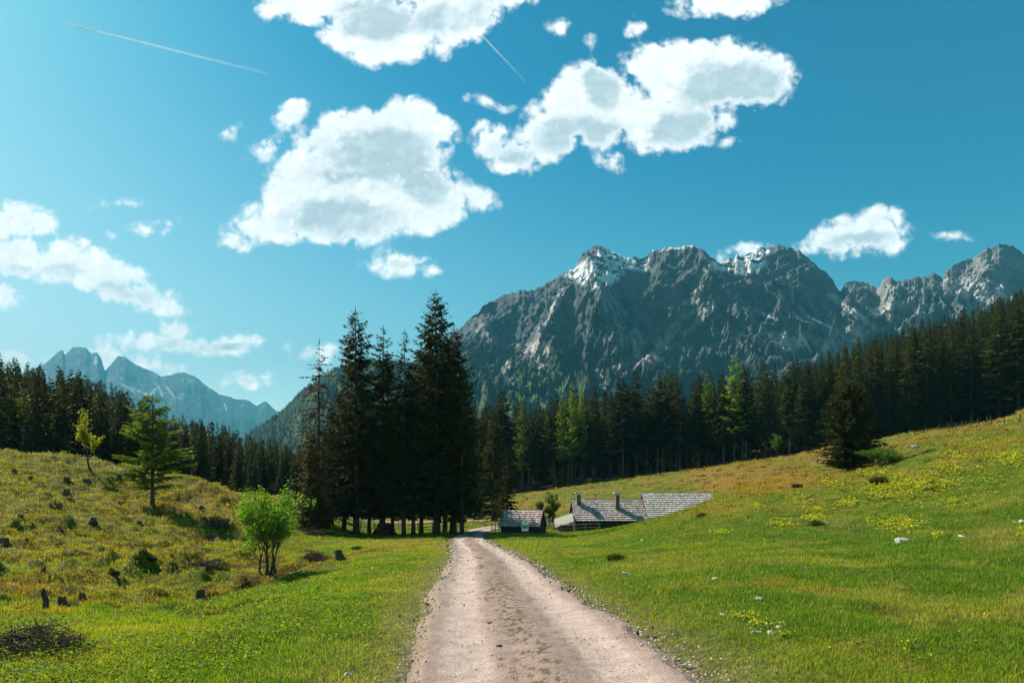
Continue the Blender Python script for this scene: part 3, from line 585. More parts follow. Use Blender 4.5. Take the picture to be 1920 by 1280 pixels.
# single trees
def put(px, py, top, builder, mats, name, label, cat, group=None, d=None, cname='crown'):
    x, dd, z = hit(px, py)
    if d: dd = d; x = (px - CX) / F * d; z = hgt(x, d)
    H = CH + (HZ - top) * dd / F - z
    return plant(name, builder(H), mats, label, cat, (x, dd, z - 0.05), 0, 1, group, cname)
put(286, 948, 742, lambda H: conifer(301, H, 2.9, .18, .36, 8, .10, .52, .10, .14, .18, .50, .16, trunk_r=.17, dens=1.8, irregular=.5, hang=.3), (M_BARK, M_LARCH_D), 'larch_tree', 'green larch with flat tiered branches standing alone on the stump strewn slope', 'larch')
put(1592, 880, 712, lambda H: conifer(302, H, 3.5, .03, .22, 12, .10, .42, .15, .25, .22, .50, trunk_r=.16, irregular=.4), (M_BARK, M_NEEDLE), 'spruce_tree', 'dark bushy spruce standing alone in the flowery meadow slope', 'spruce')
put(1627, 868, 815, lambda H: conifer(303, H, 1.2, .03, .25, 8, .12, .4, .12, .3, .12, .7), (M_BARK, M_NEEDLE), 'spruce_tree', 'small dark spruce pressed against the lone bushy spruce on the meadow slope', 'spruce', d=None)
put(952, 962, 838, lambda H: conifer(304, H, 1.9, .04, .3, 8, .13, .45, .13, .35, .12, .75), (M_BARK, M_NEEDLE), 'spruce_tree', 'young narrow spruce right behind the small shingled hut', 'spruce', d=88)
put(925, 955, 742, lambda H: conifer(305, H, 3.0, .06, .45, 8, .16, .55, .17, .45, .12, .75), (M_BARK, M_NEEDLE), 'spruce_tree', 'dark spruce between the roadside clump and the small hut, behind the road bend', 'spruce', d=104)
put(900, 955, 790, lambda H: conifer(306, H, 2.8, .06, .45, 8, .16, .55, .17, .45, .12, .75), (M_BARK, M_NEEDLE), 'spruce_tree', 'dark spruce half hidden behind the outermost roadside trunk, beyond the road', 'spruce', d=110)

def broadleaf(seed, H, spread, stems=1, leaf=0.05, nleaf=6000, trunk_r=0.08, lean=(0, 0), crown_lo=0.35, depth=4, branchy=3, flat=1.0):
    rng = np.random.RandomState(seed); T = MB(); tips = []
    def grow(p, d, L, r, lev):
        pts = [p]; q = p.copy(); dd = d.copy()
        for k in range(4):
            dd = dd + rng.normal(size=3) * 0.16 + np.array((0, 0, 0.05)); dd /= np.linalg.norm(dd); q = q + dd * L / 4; pts.append(q.copy())
        T.tube(np.array(pts), np.linspace(r, r * 0.55, 5), 6 if lev < 2 else 4)
        if lev >= depth - 1: tips.extend(pts[1:]); 
        if lev < depth:
            for b in range(branchy + (rng.rand() < .4)):
                k = rng.randint(2, 5); nd = dd + rng.normal(size=3) * (0.62 if lev else 0.5); nd[2] = abs(nd[2]) * flat + 0.05; nd /= np.linalg.norm(nd)
                grow(pts[k], nd, L * rng.uniform(0.55, 0.82), r * 0.5, lev + 1)
    for s in range(stems):
        a = s * 2.4 + rng.rand(); base = np.array((math.cos(a), math.sin(a), 0)) * (0.25 * (stems > 1)) * rng.uniform(.5, 1.3); base[2] = -0.15
        d = np.array((math.cos(a) * 0.3 * (stems > 1) + lean[0], math.sin(a) * 0.3 * (stems > 1) + lean[1], 1.0)); d /= np.linalg.norm(d)
        grow(base, d, H * (0.42 if stems == 1 else 0.40) * rng.uniform(.85, 1.1), trunk_r * rng.uniform(.7, 1.1), 0)
    tips = np.array(tips); 
    zmax = np.percentile(tips[:, 2], 99.5); V0 = np.concatenate(T.v); k = H * 0.97 / zmax
    sx = spread / max(0.1, np.percentile(np.hypot(tips[:, 0] - lean[0], tips[:, 1]), 94)); sx = min(sx, 3)
    S = np.array((sx if H else 1, sx, k)); T.v = [v * np.where(v[:, 2:3] < 0.25 * H, (1 - (v[:, 2:3] / (0.25 * H)).clip(0, 1)) * 1 + (v[:, 2:3] / (0.25 * H)).clip(0, 1) * S, S) for v in T.v]; tips = tips * S
    idx = rng.randint(0, len(tips), nleaf); c = tips[idx] + rng.normal(size=(nleaf, 3)) * spread * 0.055
    c = c[c[:, 2] > H * crown_lo]; m = len(c)
    n1 = rng.normal(size=(m, 3)); n1 /= np.linalg.norm(n1, axis=1)[:, None]; n2 = np.cross(n1, rng.normal(size=(m, 3))); n2 /= np.linalg.norm(n2, axis=1)[:, None]
    lz = leaf * rng.uniform(.6, 1.3, (m, 1)); V = np.stack([c - n1 * lz, c + n2 * lz * .5, c + n1 * lz, c - n2 * lz * .5], 1).reshape(-1, 3)
    cc = np.repeat((0.7 + 0.6 * rng.rand(m))[:, None] * np.array((1, 1, 1)), 4, 0)
    return T.mesh('trunk', True), mesh('crown', V, np.arange(m * 4).reshape(m, 4), None, cc)
M_BARK_G = m_simple('grey_bark', (0.085, 0.070, 0.055), 0.95, 9, .5, 1.4, .7, .03, False, (3, 3, .7))
put(500, 1078, 912, lambda H: broadleaf(409, H, 1.4, 8, .060, 8500, .07, crown_lo=.27, depth=4, branchy=3), (M_BARK_G, M_LEAF), 'leafy_bush', 'fresh green many stemmed bush in the foreground meadow with dark twisted stems', 'bush')
put(171, 884, 768, lambda H: broadleaf(402, H, 1.35, 1, .10, 1500, .11, lean=(.12, 0), crown_lo=.30, depth=3, branchy=4, flat=1.3), (M_BARK_G, M_LEAF_Y), 'young_tree', 'small crooked tree with sparse bright yellow green leaves on the crest of the slope', 'tree')
put(1028, 978, 922, lambda H: broadleaf(403, H, 1.5, 4, .07, 9000, .07, crown_lo=.15), (M_BARK_G, m_leaf('dull_leaves', (.085, .125, .03), .35)), 'leafy_bush', 'round dull green bush between the small hut and the long farmhouse', 'bush', d=88)
put(1652, 874, 838, lambda H: broadleaf(404, H, 1.9, 6, .07, 9000, .04, crown_lo=.05), (M_BARK_G, M_LEAF), 'leafy_bush', 'low bright green bush growing beside the lone bushy spruce', 'bush')
put(1458, 842, 812, lambda H: broadleaf(405, H, 1.0, 2, .10, 3000, .06, crown_lo=.3), (M_BARK_G, M_LEAF), 'young_tree', 'tiny bright green sapling in front of the dark forest edge', 'sapling', d=140)
put(365, 1052, 955, lambda H: broadleaf(406, H, .32, 1, .02, 350, .018, crown_lo=.5, depth=3, branchy=3), (M_BARK_G, m_leaf('sapling_buds', (.14, .11, .05), .3)), 'sapling', 'thin nearly bare sapling standing in the rough ground behind the fruit bush', 'sapling')
put(301, 1035, 996, lambda H: broadleaf(407, H, .4, 1, .02, 120, .012, crown_lo=.5, depth=3, branchy=2), (M_BARK_G, M_LARCH_D), 'sapling', 'wispy leafless twig of a sapling at the foot of the larch slope', 'sapling')

# ------------------------------------------------------------------ the forests
SKY_PX = np.array([-300,0,60,100,160,200,240,260,300,340,400,450,500,560,700,880,920,1000,1050,1100,1150,1240,1300,1370,1450,1550,1600,1650,1700,1760,1800,1850,1900,1950,2300], float)
SKY_PY = np.array([640,672,690,695,705,722,745,755,775,785,800,815,832,845,800,748,738,738,724,714,706,694,700,682,680,664,645,625,612,597,590,570,552,552,470], float)
VAR = []
for k in range(7):
    VAR.append(conifer(500 + k, 22, 3.0 + 0.4 * (k % 3), (.10,.22,.30,.12,.26,.08,.18)[k], .50, 7, .27, .95, .30, .50, .12, .95, .03, irregular=.35, trunk_r=.22))
VARL = [conifer(520 + k, 20, 3.0, .30, .6, 6, .26, .85, .26, .12, .22, .55, .08, irregular=.45, trunk_r=.2) for k in range(2)]
LOW = [conifer(540 + k, 22, 3.3, .08, 0.9, 6, .55, 1.5, .60, .50, .12, .95, irregular=.35, trunk_r=.2) for k in range(3)]
rng = np.random.RandomState(99)
cand = []
def edge_d(px):   # where the forest begins
    return float(np.interp(px, [-300, 0, 200, 400, 560, 700, 860, 900, 1000, 1150, 1300, 1500, 1600, 1700, 1950, 2300], [92, 92, 96, 108, 120, 175, 175, 165, 158, 160, 155, 152, 145, 143, 138, 130]))
d = 90.0
while d < 470:
    px = -180.0
    while px < 2100:
        step = F * 4.6 / d * rng.uniform(.55, 1.45); px += step
        dd = d * rng.uniform(.965, 1.035)
        if dd < edge_d(px) or (px < 860 and dd > 330): continue
        if 900 < px < 1500 and dd > 330: continue
        x = (px - CX) / F * dd; z = float(height(np.array([x]), np.array([dd]), np.array([99.]))[0])
        lim = np.interp(px, SKY_PX, SKY_PY) + rng.uniform(-13, 27)
        H = min(rng.uniform(17, 29), CH + (HZ - lim) * dd / F - z)
        if H < 9: 
            if rng.rand() < 0.8 or H < 4: continue
        cand.append([px, dd, x, z, H])
    d *= 1.035
for px in np.concatenate([np.arange(-20, 600, 13), np.arange(880, 1720, 9)]):      # extra front row so the edge is closed, bare trunks showing
    pass
cand.sort(key=lambda c: c[1])
skyl = np.full(1200, 2000.0); bins = -240 + 2.2 * np.arange(1200); out_c = []
for c in cand:
    px, dd, x, z, H = c; hw = (0.125 * H) * F / dd
    topy = HZ - F * (z + H - CH) / dd; boty = HZ - F * (z - CH) / dd
    m = np.abs(bins - px) < hw; tt = np.abs(bins[m] - px) / hw; prof = topy + (boty - topy) * tt * 0.9
    gain = np.clip(np.minimum(skyl[m], boty) - prof, 0, None).sum() * 2.2
    skyl[m] = np.minimum(skyl[m], prof); c.append(gain); out_c.append(c)
vis = [c for c in out_c if c[5] > 25 and -60 < c[0] < 1985]
LIGHT = [(1366,672,158,3.4),(1240,694,170,2.4),(1070,722,160,2.0),(1088,728,163,1.6),(1052,745,162,1.8),(1706,655,190,2.2),(70,745,110,1),(120,720,130,1),(205,735,150,1),(172,725,160,1)]
fc = {'left': ('dark spruce of the forest on the slope behind the stump strewn hill', 'spruces of the forest behind the stump hill'),
      'mid': ('dark spruce of the forest wall behind the huts and the meadow knoll', 'spruces of the forest wall behind the huts'),
      'right': ('dark spruce on the wooded hillside above the pasture fence', 'spruces on the hillside above the pasture fence')}
vis.sort(key=lambda c: -c[5]); top = vis[:278]; rest = [c for c in out_c if c not in top and (c[5] > 0 or rng.rand() < .35)]
first = {}
for c in top:
    px, dd, x, z, H, gn = c; reg = 'left' if px < 700 else ('mid' if px < 1500 else 'right')
    k = rng.randint(0, 7)
    if px > 880 and px < 1600 and dd < 185: k = (1, 2, 4)[rng.randint(0, 3)]
    if (dd > 200 or px > 1500) and k in (1, 2, 4): k = (0, 3, 5)[k % 3]
    if k not in first:
        o = plant('forest_spruce', VAR[k], (M_BARK, M_NEEDLE), fc[reg][0], 'spruce', (x, dd, z)); first[k] = o
    else: o = copy_tree(first[k]); o.location = (x, dd, z)
    o.rotation_euler = (rng.uniform(-.02, .02), rng.uniform(-.02, .02), rng.uniform(0, 6.28)); s_ = H / 22; w_ = s_ * rng.uniform(.75, 1.3) if H > 14 else s_
    o.scale = (w_, w_, s_); o['label'] = fc[reg][0]; o['category'] = 'spruce'; o['group'] = fc[reg][1]
LL = ['bright yellow green larch rising widest among the dark spruces of the forest edge', 'slim light green larch among the dark spruces below the snowy summit', 'bright green larch, taller of the pair standing at the forest edge above the farmhouse', 'bright green larch pressed against the taller larch above the farmhouse', 'light green larch, lowest in front of the pair above the farmhouse', 'rounded yellow green tree glowing amid the dark wooded hillside above the lone spruce']
for i, (px, tp, dd, hw) in enumerate(LIGHT[:6]):
    x = (px - CX) / F * dd; z = hgt(x, dd); H = CH + (HZ - tp) * dd / F - z
    plant('larch_tree', VARL[i % 2], (M_BARK, M_LARCH), LL[i], 'larch', (x, dd - 4, z), i * 1.3, (hw / 3.0, hw / 3.0, H / 20))
for i, (px, tp, dd) in enumerate([(70,735,112),(132,722,128),(200,742,140),(45,715,150),(1600,655,260),(1705,640,230),(1320,705,165),(980,752,165),(1760,640,230),(1820,640,210),(1860,600,330),(1720,612,400),(1640,640,300),(1665,622,340),(1795,592,420),(1830,580,380),(1885,556,430),(1575,668,220),(1740,655,200),(1900,640,200),(1680,700,180),(1560,700,175),(20,690,150),(95,712,160),(160,722,190),(250,765,170),(310,785,200)]):
    x = (px - CX) / F * dd; z = hgt(x, dd); H = CH + (HZ - tp) * dd / F - z
    if not 6 < H < 32: continue
    tn = 'left' if px < 700 else 'right' if px > 1500 else 'mid'
    lb = {'left': 'dull green larch among the spruces behind the stump strewn hill', 'mid': 'dull green larch within the forest wall behind the huts', 'right': 'dull green larch among the spruces of the wooded hillside'}[tn]
    o = thing('larch_tree', lb, 'larch', (x, dd - 3, z), i, {'left': 'larches behind the stump hill', 'mid': 'dull larches behind the huts', 'right': 'larches on the wooded hillside'}[tn], (.9, .9, H / 20))
    obj('trunk', VARL[i % 2][0], None, o); cr = obj('crown', VARL[i % 2][1].copy(), None, o); cr.data.materials.clear(); cr.data.materials.append(M_LARCH_D)
# everything farther back, as one mass
def merge(items, protos):
    Vs, Qs, Cs, mi, n = [], [], [], [], 0
    P_ = []
    for tr_, cr_ in protos:
        pair = []
        for me in (tr_, cr_):
            v = np.zeros(len(me.vertices) * 3, np.float32); me.vertices.foreach_get('co', v); v = v.reshape(-1, 3)
            q4 = np.array([tuple(p.vertices) for p in me.polygons if len(p.vertices) == 4], np.int32)
            ca = me.color_attributes.get('col'); cc = np.ones(len(v) * 4, np.float32)
            if ca: ca.data.foreach_get('color', cc)
            pair.append((v, q4, cc.reshape(-1, 4)[:, :3]))
        P_.append(pair)
    for (px, dd, x, z, H, gn) in items:
        pr = P_[rng.randint(0, len(P_))]; a = rng.uniform(0, 6.28); ca, sa = math.cos(a), math.sin(a); s = H / 22; br = rng.uniform(.6, 1.35)
        for j, (v, q, c) in enumerate(pr):
            vv = v * s; vv = np.stack([vv[:, 0] * ca - vv[:, 1] * sa + x, vv[:, 0] * sa + vv[:, 1] * ca + dd, vv[:, 2] + z], 1)
            Vs.append(vv); Qs.append(q + n); Cs.append(c * br); mi.append(np.full(len(q), j)); n += len(v)
    me = mesh('far_forest', np.concatenate(Vs), np.concatenate(Qs), None, np.concatenate(Cs)); me.materials.append(M_BARK); me.materials.append(M_NEEDLE)
    me.polygons.foreach_set('material_index', np.concatenate(mi).astype(np.int32)); return me
ff = obj('far_forest', merge(rest, LOW)); tag(ff, 'farther spruces of the same forests, seen only as a dark mass between the nearer ones', 'forest', kind='stuff')
print('forest', len(cand), len(top), len(rest), 'gain', top[-1][5])

# ------------------------------------------------------------------ huts
M_SHINGLE = m_simple('weathered_shingles', (1, 1, 1), 0.55, 14, .75, 1.25, .5, .01, True)
M_LOG = m_simple('dark_old_timber', (0.055, 0.040, 0.032), 0.85, 6, .5, 1.5, .6, .02, False, (1, 1, 4))
M_RAIL = m_simple('grey_rails', (0.20, 0.175, 0.14), 0.85, 8, .6, 1.35, .5, .01)
M_RAILD = m_simple('dark_rails', (0.09, 0.075, 0.06), 0.85, 8, .6, 1.35, .5, .01)
M_STONE = m_simple('chimney_masonry', (0.13, 0.115, 0.105), 0.9, 9, .6, 1.4, .8, .03)
M_CAP = m_simple('pale_slab', (0.62, 0.62, 0.60), 0.7, 8, .8, 1.15, .3, .01)
def shingles(mb, O, A, Bv, rows_, wid, seed, base=(.30, .26, .27), spread=.3, bright=.25):
    r = random.Random(seed); O, A, Bv = Vector(O), Vector(A), Vector(Bv); L, S = A.length, Bv.length; a, b = A.normalized(), Bv.normalized(); n = a.cross(b).normalized()
    if n.z < 0: n = -n
    rh = S / rows_
    for i in range(rows_):
        u = -r.random() * wid
        while u < L:
            ww = wid * .75 * r.uniform(.6, 1.3); u0, u1 = max(0, u), min(L, u + ww)
            if u1 - u0 > .03:
                cb = b * (rh * i + rh * .62 + r.uniform(-.02, .02)); ctr = O + a * ((u0 + u1) / 2) + cb + n * (.035 + r.uniform(-.006, .012))
                bt = (b - n * (.24 + r.uniform(-.04, .04))).normalized(); nn = a.cross(bt).normalized()
                M = Matrix((a, bt, nn)).transposed().to_4x4(); M.translation = ctr
                k = r.uniform(1 - spread, 1 + spread) * (1.5 if r.random() < bright else 1); c = [min(.85, v * k * r.uniform(.94, 1.06)) for v in base]
                mb.box((u1 - u0 - .012, rh * 1.02, .024), M, c)
            u += ww
    M = Matrix((a, b, n)).transposed().to_4x4(); M.translation = O + A / 2 + Bv / 2 - n * .03; mb.box((L - .02, S - .02, .05), M, (.05, .04, .035))
def hut(name, label, cat, cx_, cy_, z0, L, W, wh, rise, ov, rz, rows_, seed, chims=(), group=None, base=(.30, .26, .27), sink=1.0, back=True, bright=.25):
    t = thing(name, label, cat, (cx_, cy_, z0), rz, group); wall = MB(); r = random.Random(seed); h = -sink
    while h < wh - .02:
        lh = min(.22, wh - h)
        for sy in (-1, 1): wall.box((L + r.uniform(0, .2), .17 + r.uniform(0, .03), lh - .012), None, (1, 1, 1), (0, sy * W / 2, h + lh / 2))
        for sx in (-1, 1): wall.box((.17, W - .2, lh - .012), None, (1, 1, 1), (sx * (L / 2 - .09), 0, h + lh / 2 + .0))
        h += .22
    for sx in (-1, 1):
        x0 = sx * (L / 2 - .16); x1 = sx * (L / 2 - .02); V = [(x0, -W/2+.02, wh), (x0, W/2-.02, wh), (x0, 0, wh + rise - .06), (x1, -W/2+.02, wh), (x1, W/2-.02, wh), (x1, 0, wh + rise - .06)]
        wall.add(V, [(0, 1, 4, 3), (1, 2, 5, 4), (2, 0, 3, 5)], [(0, 2, 1), (3, 4, 5)])
    obj('wall', wall.mesh('wall'), M_LOG, t)
    sl = rise / (W / 2); e = wh - ov * sl
    for sy, nm in ((-1, 'front'), (1, 'back')):
        rf = MB(); x0 = -L / 2 - ov * .7; shingles(rf, (x0, sy * (W / 2 + ov), e + .05), (L + ov * 1.4, 0, 0), (0, -sy * (W / 2 + ov), rise + ov * sl), rows_, .21, seed + sy, base, bright=bright)
        if sy == -1:
            rf.box((L + ov * 1.4, .16, .05), Matrix.Translation((0, .03, wh + rise + .09)), (.10, .085, .075))
            for sx in (-1, 1):
                M = Matrix.Translation((sx * (L / 2 + ov * .7 + .02), -(W / 2 + ov) / 2, (e + wh + rise) / 2 + .02)) @ Matrix.Rotation(math.atan2(rise + ov * sl, W / 2 + ov), 4, 'X'); rf.box((.04, math.hypot(W / 2 + ov, rise + ov * sl), .14), M, (.07, .055, .05))
        ro = obj('roof', rf.mesh('roof'), M_SHINGLE, t)
        if sy == -1:
            for (ux, uy, top) in chims:
                zb_ = wh + rise * (1 - abs(uy) / (W / 2)) - .3; c = MB(); c.box((.46, .50, top - zb_ - z0), Matrix.Translation((ux, uy, (top - z0 + zb_) / 2)), (1, 1, 1), jit=.02)
                ch = obj('chimney', c.mesh('chimney'), M_STONE, t); k = MB()
                for sx in (-1, 1): k.box((.1, .5, .16), Matrix.Translation((ux + sx * .2, uy, top - z0 + .08)), (.6, .6, .6))
                k.box((.92, .8, .15), Matrix.Translation((ux, uy, top - z0 + .24)) @ Matrix.Rotation(.03, 4, 'Y')); obj('chimney_cap', k.mesh('chimney_cap'), M_CAP, ch)
    return t
hut('shingled_hut', 'small wooden hut with brown weathered shingle roof behind the signpost', 'hut', 1.27, 75.2, -1.25, 4.2, 3.2, .95, 1.60, .22, -.29, 8, 11, base=(.50, .37, .33), bright=.35)
hut('farmhouse', 'long timber farmhouse with grey shingle roof and two chimneys', 'farmhouse', 11.55, 83.2, -1.35, 8.3, 5.6, 1.55, 2.38, .28, .035, 12, 12, ((-3.55, -.75, 3.15), (1.05, -1.35, 3.15)), base=(.46, .39, .35), bright=.35)
hut('barn', 'pale shingle roofed barn joined to the farmhouse end, half hidden by the grassy knoll', 'barn', 20.15, 83.4, -.75, 8.3, 5.8, 1.35, 2.75, .3, .035, 13, 13, base=(.66, .56, .49), bright=.3)
lt = thing('lean_to', 'low lean-to of pale boards against the left end of the farmhouse', 'lean-to', (6.1, 81.2, -1.35))
rf = MB(); 
for i in range(9):
    M = Matrix.Rotation(.42, 4, 'X') @ Matrix.Translation((0, -1.3 + i * .26, 1.75)) @ Matrix.Rotation(-.36, 4, 'Y'); rf.box((2.3, .245, .04), M, [(.33, .29, .24)[k] * random.uniform(.8, 1.15) for k in range(3)])
obj('roof', rf.mesh('roof'), M_SHINGLE, lt); wl = MB()
for i in range(7): wl.box((1.7, .12, .2), None, (1, 1, 1), (.2, -.85, -.5 + i * .21)); wl.box((.12, 1.6, .2), None, (1, 1, 1), (-.6, 0, -.5 + i * .21))
obj('wall', wl.mesh('wall'), M_LOG, lt)

def fence(name, label, pts, ph, rails, mat, seed, pr=.055, group=None, rail_h=.035, lean=.05, gaps=()):
    r = random.Random(seed); p0 = Vector((pts[0][0], pts[0][1], hgt(*pts[0]))); t = thing(name, label, 'fence', p0, 0, group); tops = []
    for i, (x, y) in enumerate(pts):
        z = hgt(x, y) - p0.z; lx, ly = r.uniform(-lean, lean), r.uniform(-lean, lean); m = MB(); m.tube([(x - p0.x, y - p0.y, z - .3), (x - p0.x + lx, y - p0.y + ly, z + ph * r.uniform(.92, 1.08))], (pr * 1.1, pr * .85), 6)
        obj('post', m.mesh('post'), mat, t); tops.append((x - p0.x, y - p0.y, z))
    for i in range(len(tops) - 1):
        if i in gaps: continue
        for h in rails:
            a, b = Vector(tops[i]), Vector(tops[i + 1]); d_ = (b - a).normalized() * .15; m = MB()
            m.tube([a - d_ + Vector((0, -.06, h + r.uniform(-.04, .04))), (a + b) / 2 + Vector((0, -.06, h + r.uniform(-.05, .02))), b + d_ + Vector((0, -.06, h + r.uniform(-.04, .04)))], rail_h, 5); obj('rail', m.mesh('rail'), mat, t)
    return t
P = lambda px, d: ((px - CX) / F * d, d)
fence('rail_fence', 'dark rail fence running behind the trunks of the roadside spruce clump', [P(px, 84 - .004 * (px - 700)) for px in range(568, 868, 27)], 1.1, (.45, .85), M_RAILD, 3)
fence('rail_fence', 'short dark rail fence at the open end of the roadside clump, beside the little shed', [P(px, 72) for px in (560, 567, 576)], 1.15, (.35, .65, .95), M_RAILD, 4)
fence('rail_fence', 'short sunlit rail fence between the road bend and the small hut', [P(922, 76), P(928, 74.5), P(936, 77.5)], 1.0, (.45, .85), M_RAIL, 5)
fence('rail_fence', 'grey rail fence in front of the lean-to and the farmhouse wall', [P(px, d_) for px, d_ in ((1022, 79), (1038, 78), (1053, 77.5), (1076, 77.5), (1098, 77.2), (1124, 77))], .95, (.45, .85), M_RAIL, 6, pr=.05)
fence('pasture_fence', 'row of thin leaning pasture posts along the crest of the right hand meadow', [hit(px, py)[:2] for px, py in ((1761,806),(1780,805),(1794,803),(1803,801),(1821,799),(1835,797),(1850,794),(1860,792),(1883,795),(1910,793),(1935,789))], 1.15, (), M_RAILD, 7, pr=.075, lean=.22)

# ------------------------------------------------------------------ sign
sx, sy, sz = hit(984, 1013); t = thing('hiking_sign', 'white and green information sign on a post in front of the small hut', 'sign', (sx, sy, sz))
m_w = m_simple('sign_white', (.80, .84, .78), .5, 5, .9, 1.1, .05, .01); m_g = m_simple('sign_green', (.10, .36, .20), .5, 5, .85, 1.15, .05, .01); m_k = m_simple('sign_ink', (.03, .05, .035), .6, 5, .9, 1.1, .05, .01)
mb = MB(); mb.tube([(0, 0, -.3), (.01, 0, 1.75)], .03, 8); obj('post', mb.mesh('post'), m_simple('post_metal', (.08, .11, .08), .5), t)
mb = MB(); pent = [(-.19,.0,1.28),(.23,.0,1.28),(.27,.0,1.58),(.02,.0,1.78),(-.23,.0,1.58)]; V = [(x, -.035, z) for x, y, z in pent] + [(x, -.055, z) for x, y, z in pent]
mb.add(V, [(i, (i+1) % 5, 5 + (i+1) % 5, 5 + i) for i in range(5)] + [(5, 6, 7, 9), (0, 4, 2, 1)], [(7, 8, 9), (4, 3, 2)]); ph_ = obj('header_board', mb.mesh('header_board'), m_w, t)
mb = MB()
for z, a in ((1.55, .3), (1.47, .22)): mb.box((a, .004, .025), None, (1, 1, 1), (.02, -.058, z))
obj('lettering', mb.mesh('lettering'), m_k, ph_)
mb = MB(); mb.box((.54, .02, .5), None, (1, 1, 1), (.02, -.045, 1.02)); pn = obj('panel', mb.mesh('panel'), m_w, t)
mb = MB(); mb.box((.48, .004, .30), None, (1, 1, 1), (.02, -.058, 1.10)); obj('green_field', mb.mesh('green_field'), m_g, pn)
mb = MB()
for gx in (-.10, .0, .12): mb.box((.05, .004, .13), None, (1, 1, 1), (gx, -.062, 1.07)); mb.box((.035, .004, .035), None, (1, 1, 1), (gx, -.062, 1.165))
mb.box((.3, .004, .02), None, (1, 1, 1), (.02, -.0585, .86)); obj('figures', mb.mesh('figures'), m_k, pn)

# ------------------------------------------------------------------ shed, wood pile, table, dead trunk under the clump
x, d = P(598, 74); z = hgt(x, d); t = thing('shed', 'little dark wooden shed with a tilted roof under the bare-topped spruce', 'shed', (x, d, z)); mb = MB()
for k in range(10):
    h = .2 * k + .0; mb.box((2.0, .1, .19), None, (1, 1, 1), (0, -.8, h)); mb.box((2.0, .1, .19), None, (1, 1, 1), (0, .8, h))
    for q in (-1, 1): mb.box((.1, 1.5, .19), None, (1, 1, 1), (q * .95, 0, h))
obj('wall', mb.mesh('wall'), M_LOG, t); mb = MB()
for k in range(8): mb.box((3.3, .26, .05), Matrix.Translation((.25, -1.0 + k * .285, 2.18)) @ Matrix.Rotation(-.22, 4, 'Y'), [c * random.uniform(.7, 1.2) for c in (.14, .12, .10)])
obj('roof', mb.mesh('roof'), M_SHINGLE, t)
x, d = P(722, 77); z = hgt(x, d); t = thing('wood_pile', 'low dark heap of stacked logs in the shade behind the clump trunks', 'wood pile', (x, d, z)); rr = random.Random(5)
for lv in range(5):
    for k in range(9 - lv):
        mb = MB(); q = -1.25 + k * .3 + lv * .15 + rr.uniform(-.03, .03); mb.tube([(q, -.6 + rr.uniform(-.1, .1), .13 + lv * .25), (q + rr.uniform(-.03, .03), .6, .13 + lv * .25)], rr.uniform(.11, .15), 8); obj('log', mb.mesh('log'), M_LOG, t)
x, d = P(800, 75); z = hgt(x, d); t = thing('picnic_table', 'wooden picnic table with benches in the shade of the tallest spruce', 'table', (x, d, z), .3)
mb = MB()
for k in range(4): mb.box((1.8, .18, .04), None, (1, 1, 1), (0, -.3 + k * .2, .75))
obj('table_top', mb.mesh('table_top'), M_RAIL, t)
for q in (-1, 1):
    mb = MB(); mb.box((1.8, .26, .04), None, (1, 1, 1), (0, q * .75, .45)); obj('bench', mb.mesh('bench'), M_RAIL, t)
    mb = MB(); mb.box((.07, 1.5, .08), None, (1, 1, 1), (q * .65, 0, .40)); mb.box((.07, .08, .78), Matrix.Translation((q * .72, .28, .36)) @ Matrix.Rotation(.4, 4, 'X')); mb.box((.07, .08, .78), Matrix.Translation((q * .72, -.28, .36)) @ Matrix.Rotation(-.4, 4, 'X')); obj('leg_frame', mb.mesh('leg_frame'), M_RAILD, t)
x, d = P(640, 79); z = hgt(x, d); mb = MB(); mb.tube([(-1.2, 0, 1.6), (-.4, .1, 1.1), (.5, 0, .55), (1.7, .2, .12)], (.06, .09, .11, .13), 7)
for k in range(6): mb.tube([(-.8 + k * .4, 0, 1.25 - k * .22), (-.7 + k * .4 + rr.uniform(-.3, .3), rr.uniform(-.4, .4), 1.7 - k * .2)], (.025, .008), 4)
tag(obj('fallen_trunk', mb.mesh('fallen_trunk', True), M_RAIL, None, (x, d, z)), 'grey dead trunk leaning down beside the little shed, behind the clump trunks', 'dead trunk')

# ------------------------------------------------------------------ stumps, rocks, brush
M_STUMP = m_simple('rotten_stump', (1, 1, 1), .95, 9, .5, 1.5, .9, .04, True)
M_ROCK2 = m_simple('limestone', (1, 1, 1), .9, 7, .75, 1.25, .8, .02, True)
def stump(seed, r, h, top=(.12, .085, .05), jag=.25):
    rg = np.random.RandomState(seed); n = 18; th = np.arange(n) * 2 * math.pi / n; lv = [(-.15, 1.7), (0.0, 1.5), (.15, 1.15), (.5, 1.0), (.9, .95)]; V = []; ro = 1 + .22 * np.sin(th * 5 + rg.rand() * 6) * 1
    for k, s in lv: 
        rr_ = r * s * (1 + (ro - 1) * (1.2 if k < .2 else .35) + rg.uniform(-.06, .06, n)); V.append(np.stack([np.cos(th) * rr_, np.sin(th) * rr_, np.full(n, k * h)], 1))
    tz = h * (1 + jag * fbm(np.cos(th) * 1.3 + seed, np.sin(th) * 1.3, oct=3)); V.append(np.stack([np.cos(th) * r * .93, np.sin(th) * r * .93, tz], 1)); V.append(np.stack([np.cos(th) * r * .5, np.sin(th) * r * .5, tz - .05 * h + rg.uniform(-.03, .03, n)], 1)); V.append([[0, 0, h * .9]])
    q = [(i*n+k, i*n+(k+1) % n, (i+1)*n+(k+1) % n, (i+1)*n+k) for i in range(6) for k in range(n)]; t_ = [(6*n+k, 6*n+(k+1) % n, 7*n) for k in range(n)]
    c = np.concatenate([np.tile((.11, .078, .05), (5*n, 1)), np.tile(top, (2*n+1, 1))]); return mesh('stump', np.concatenate(V) * np.array((.85,.85,.66)), q, t_, c)
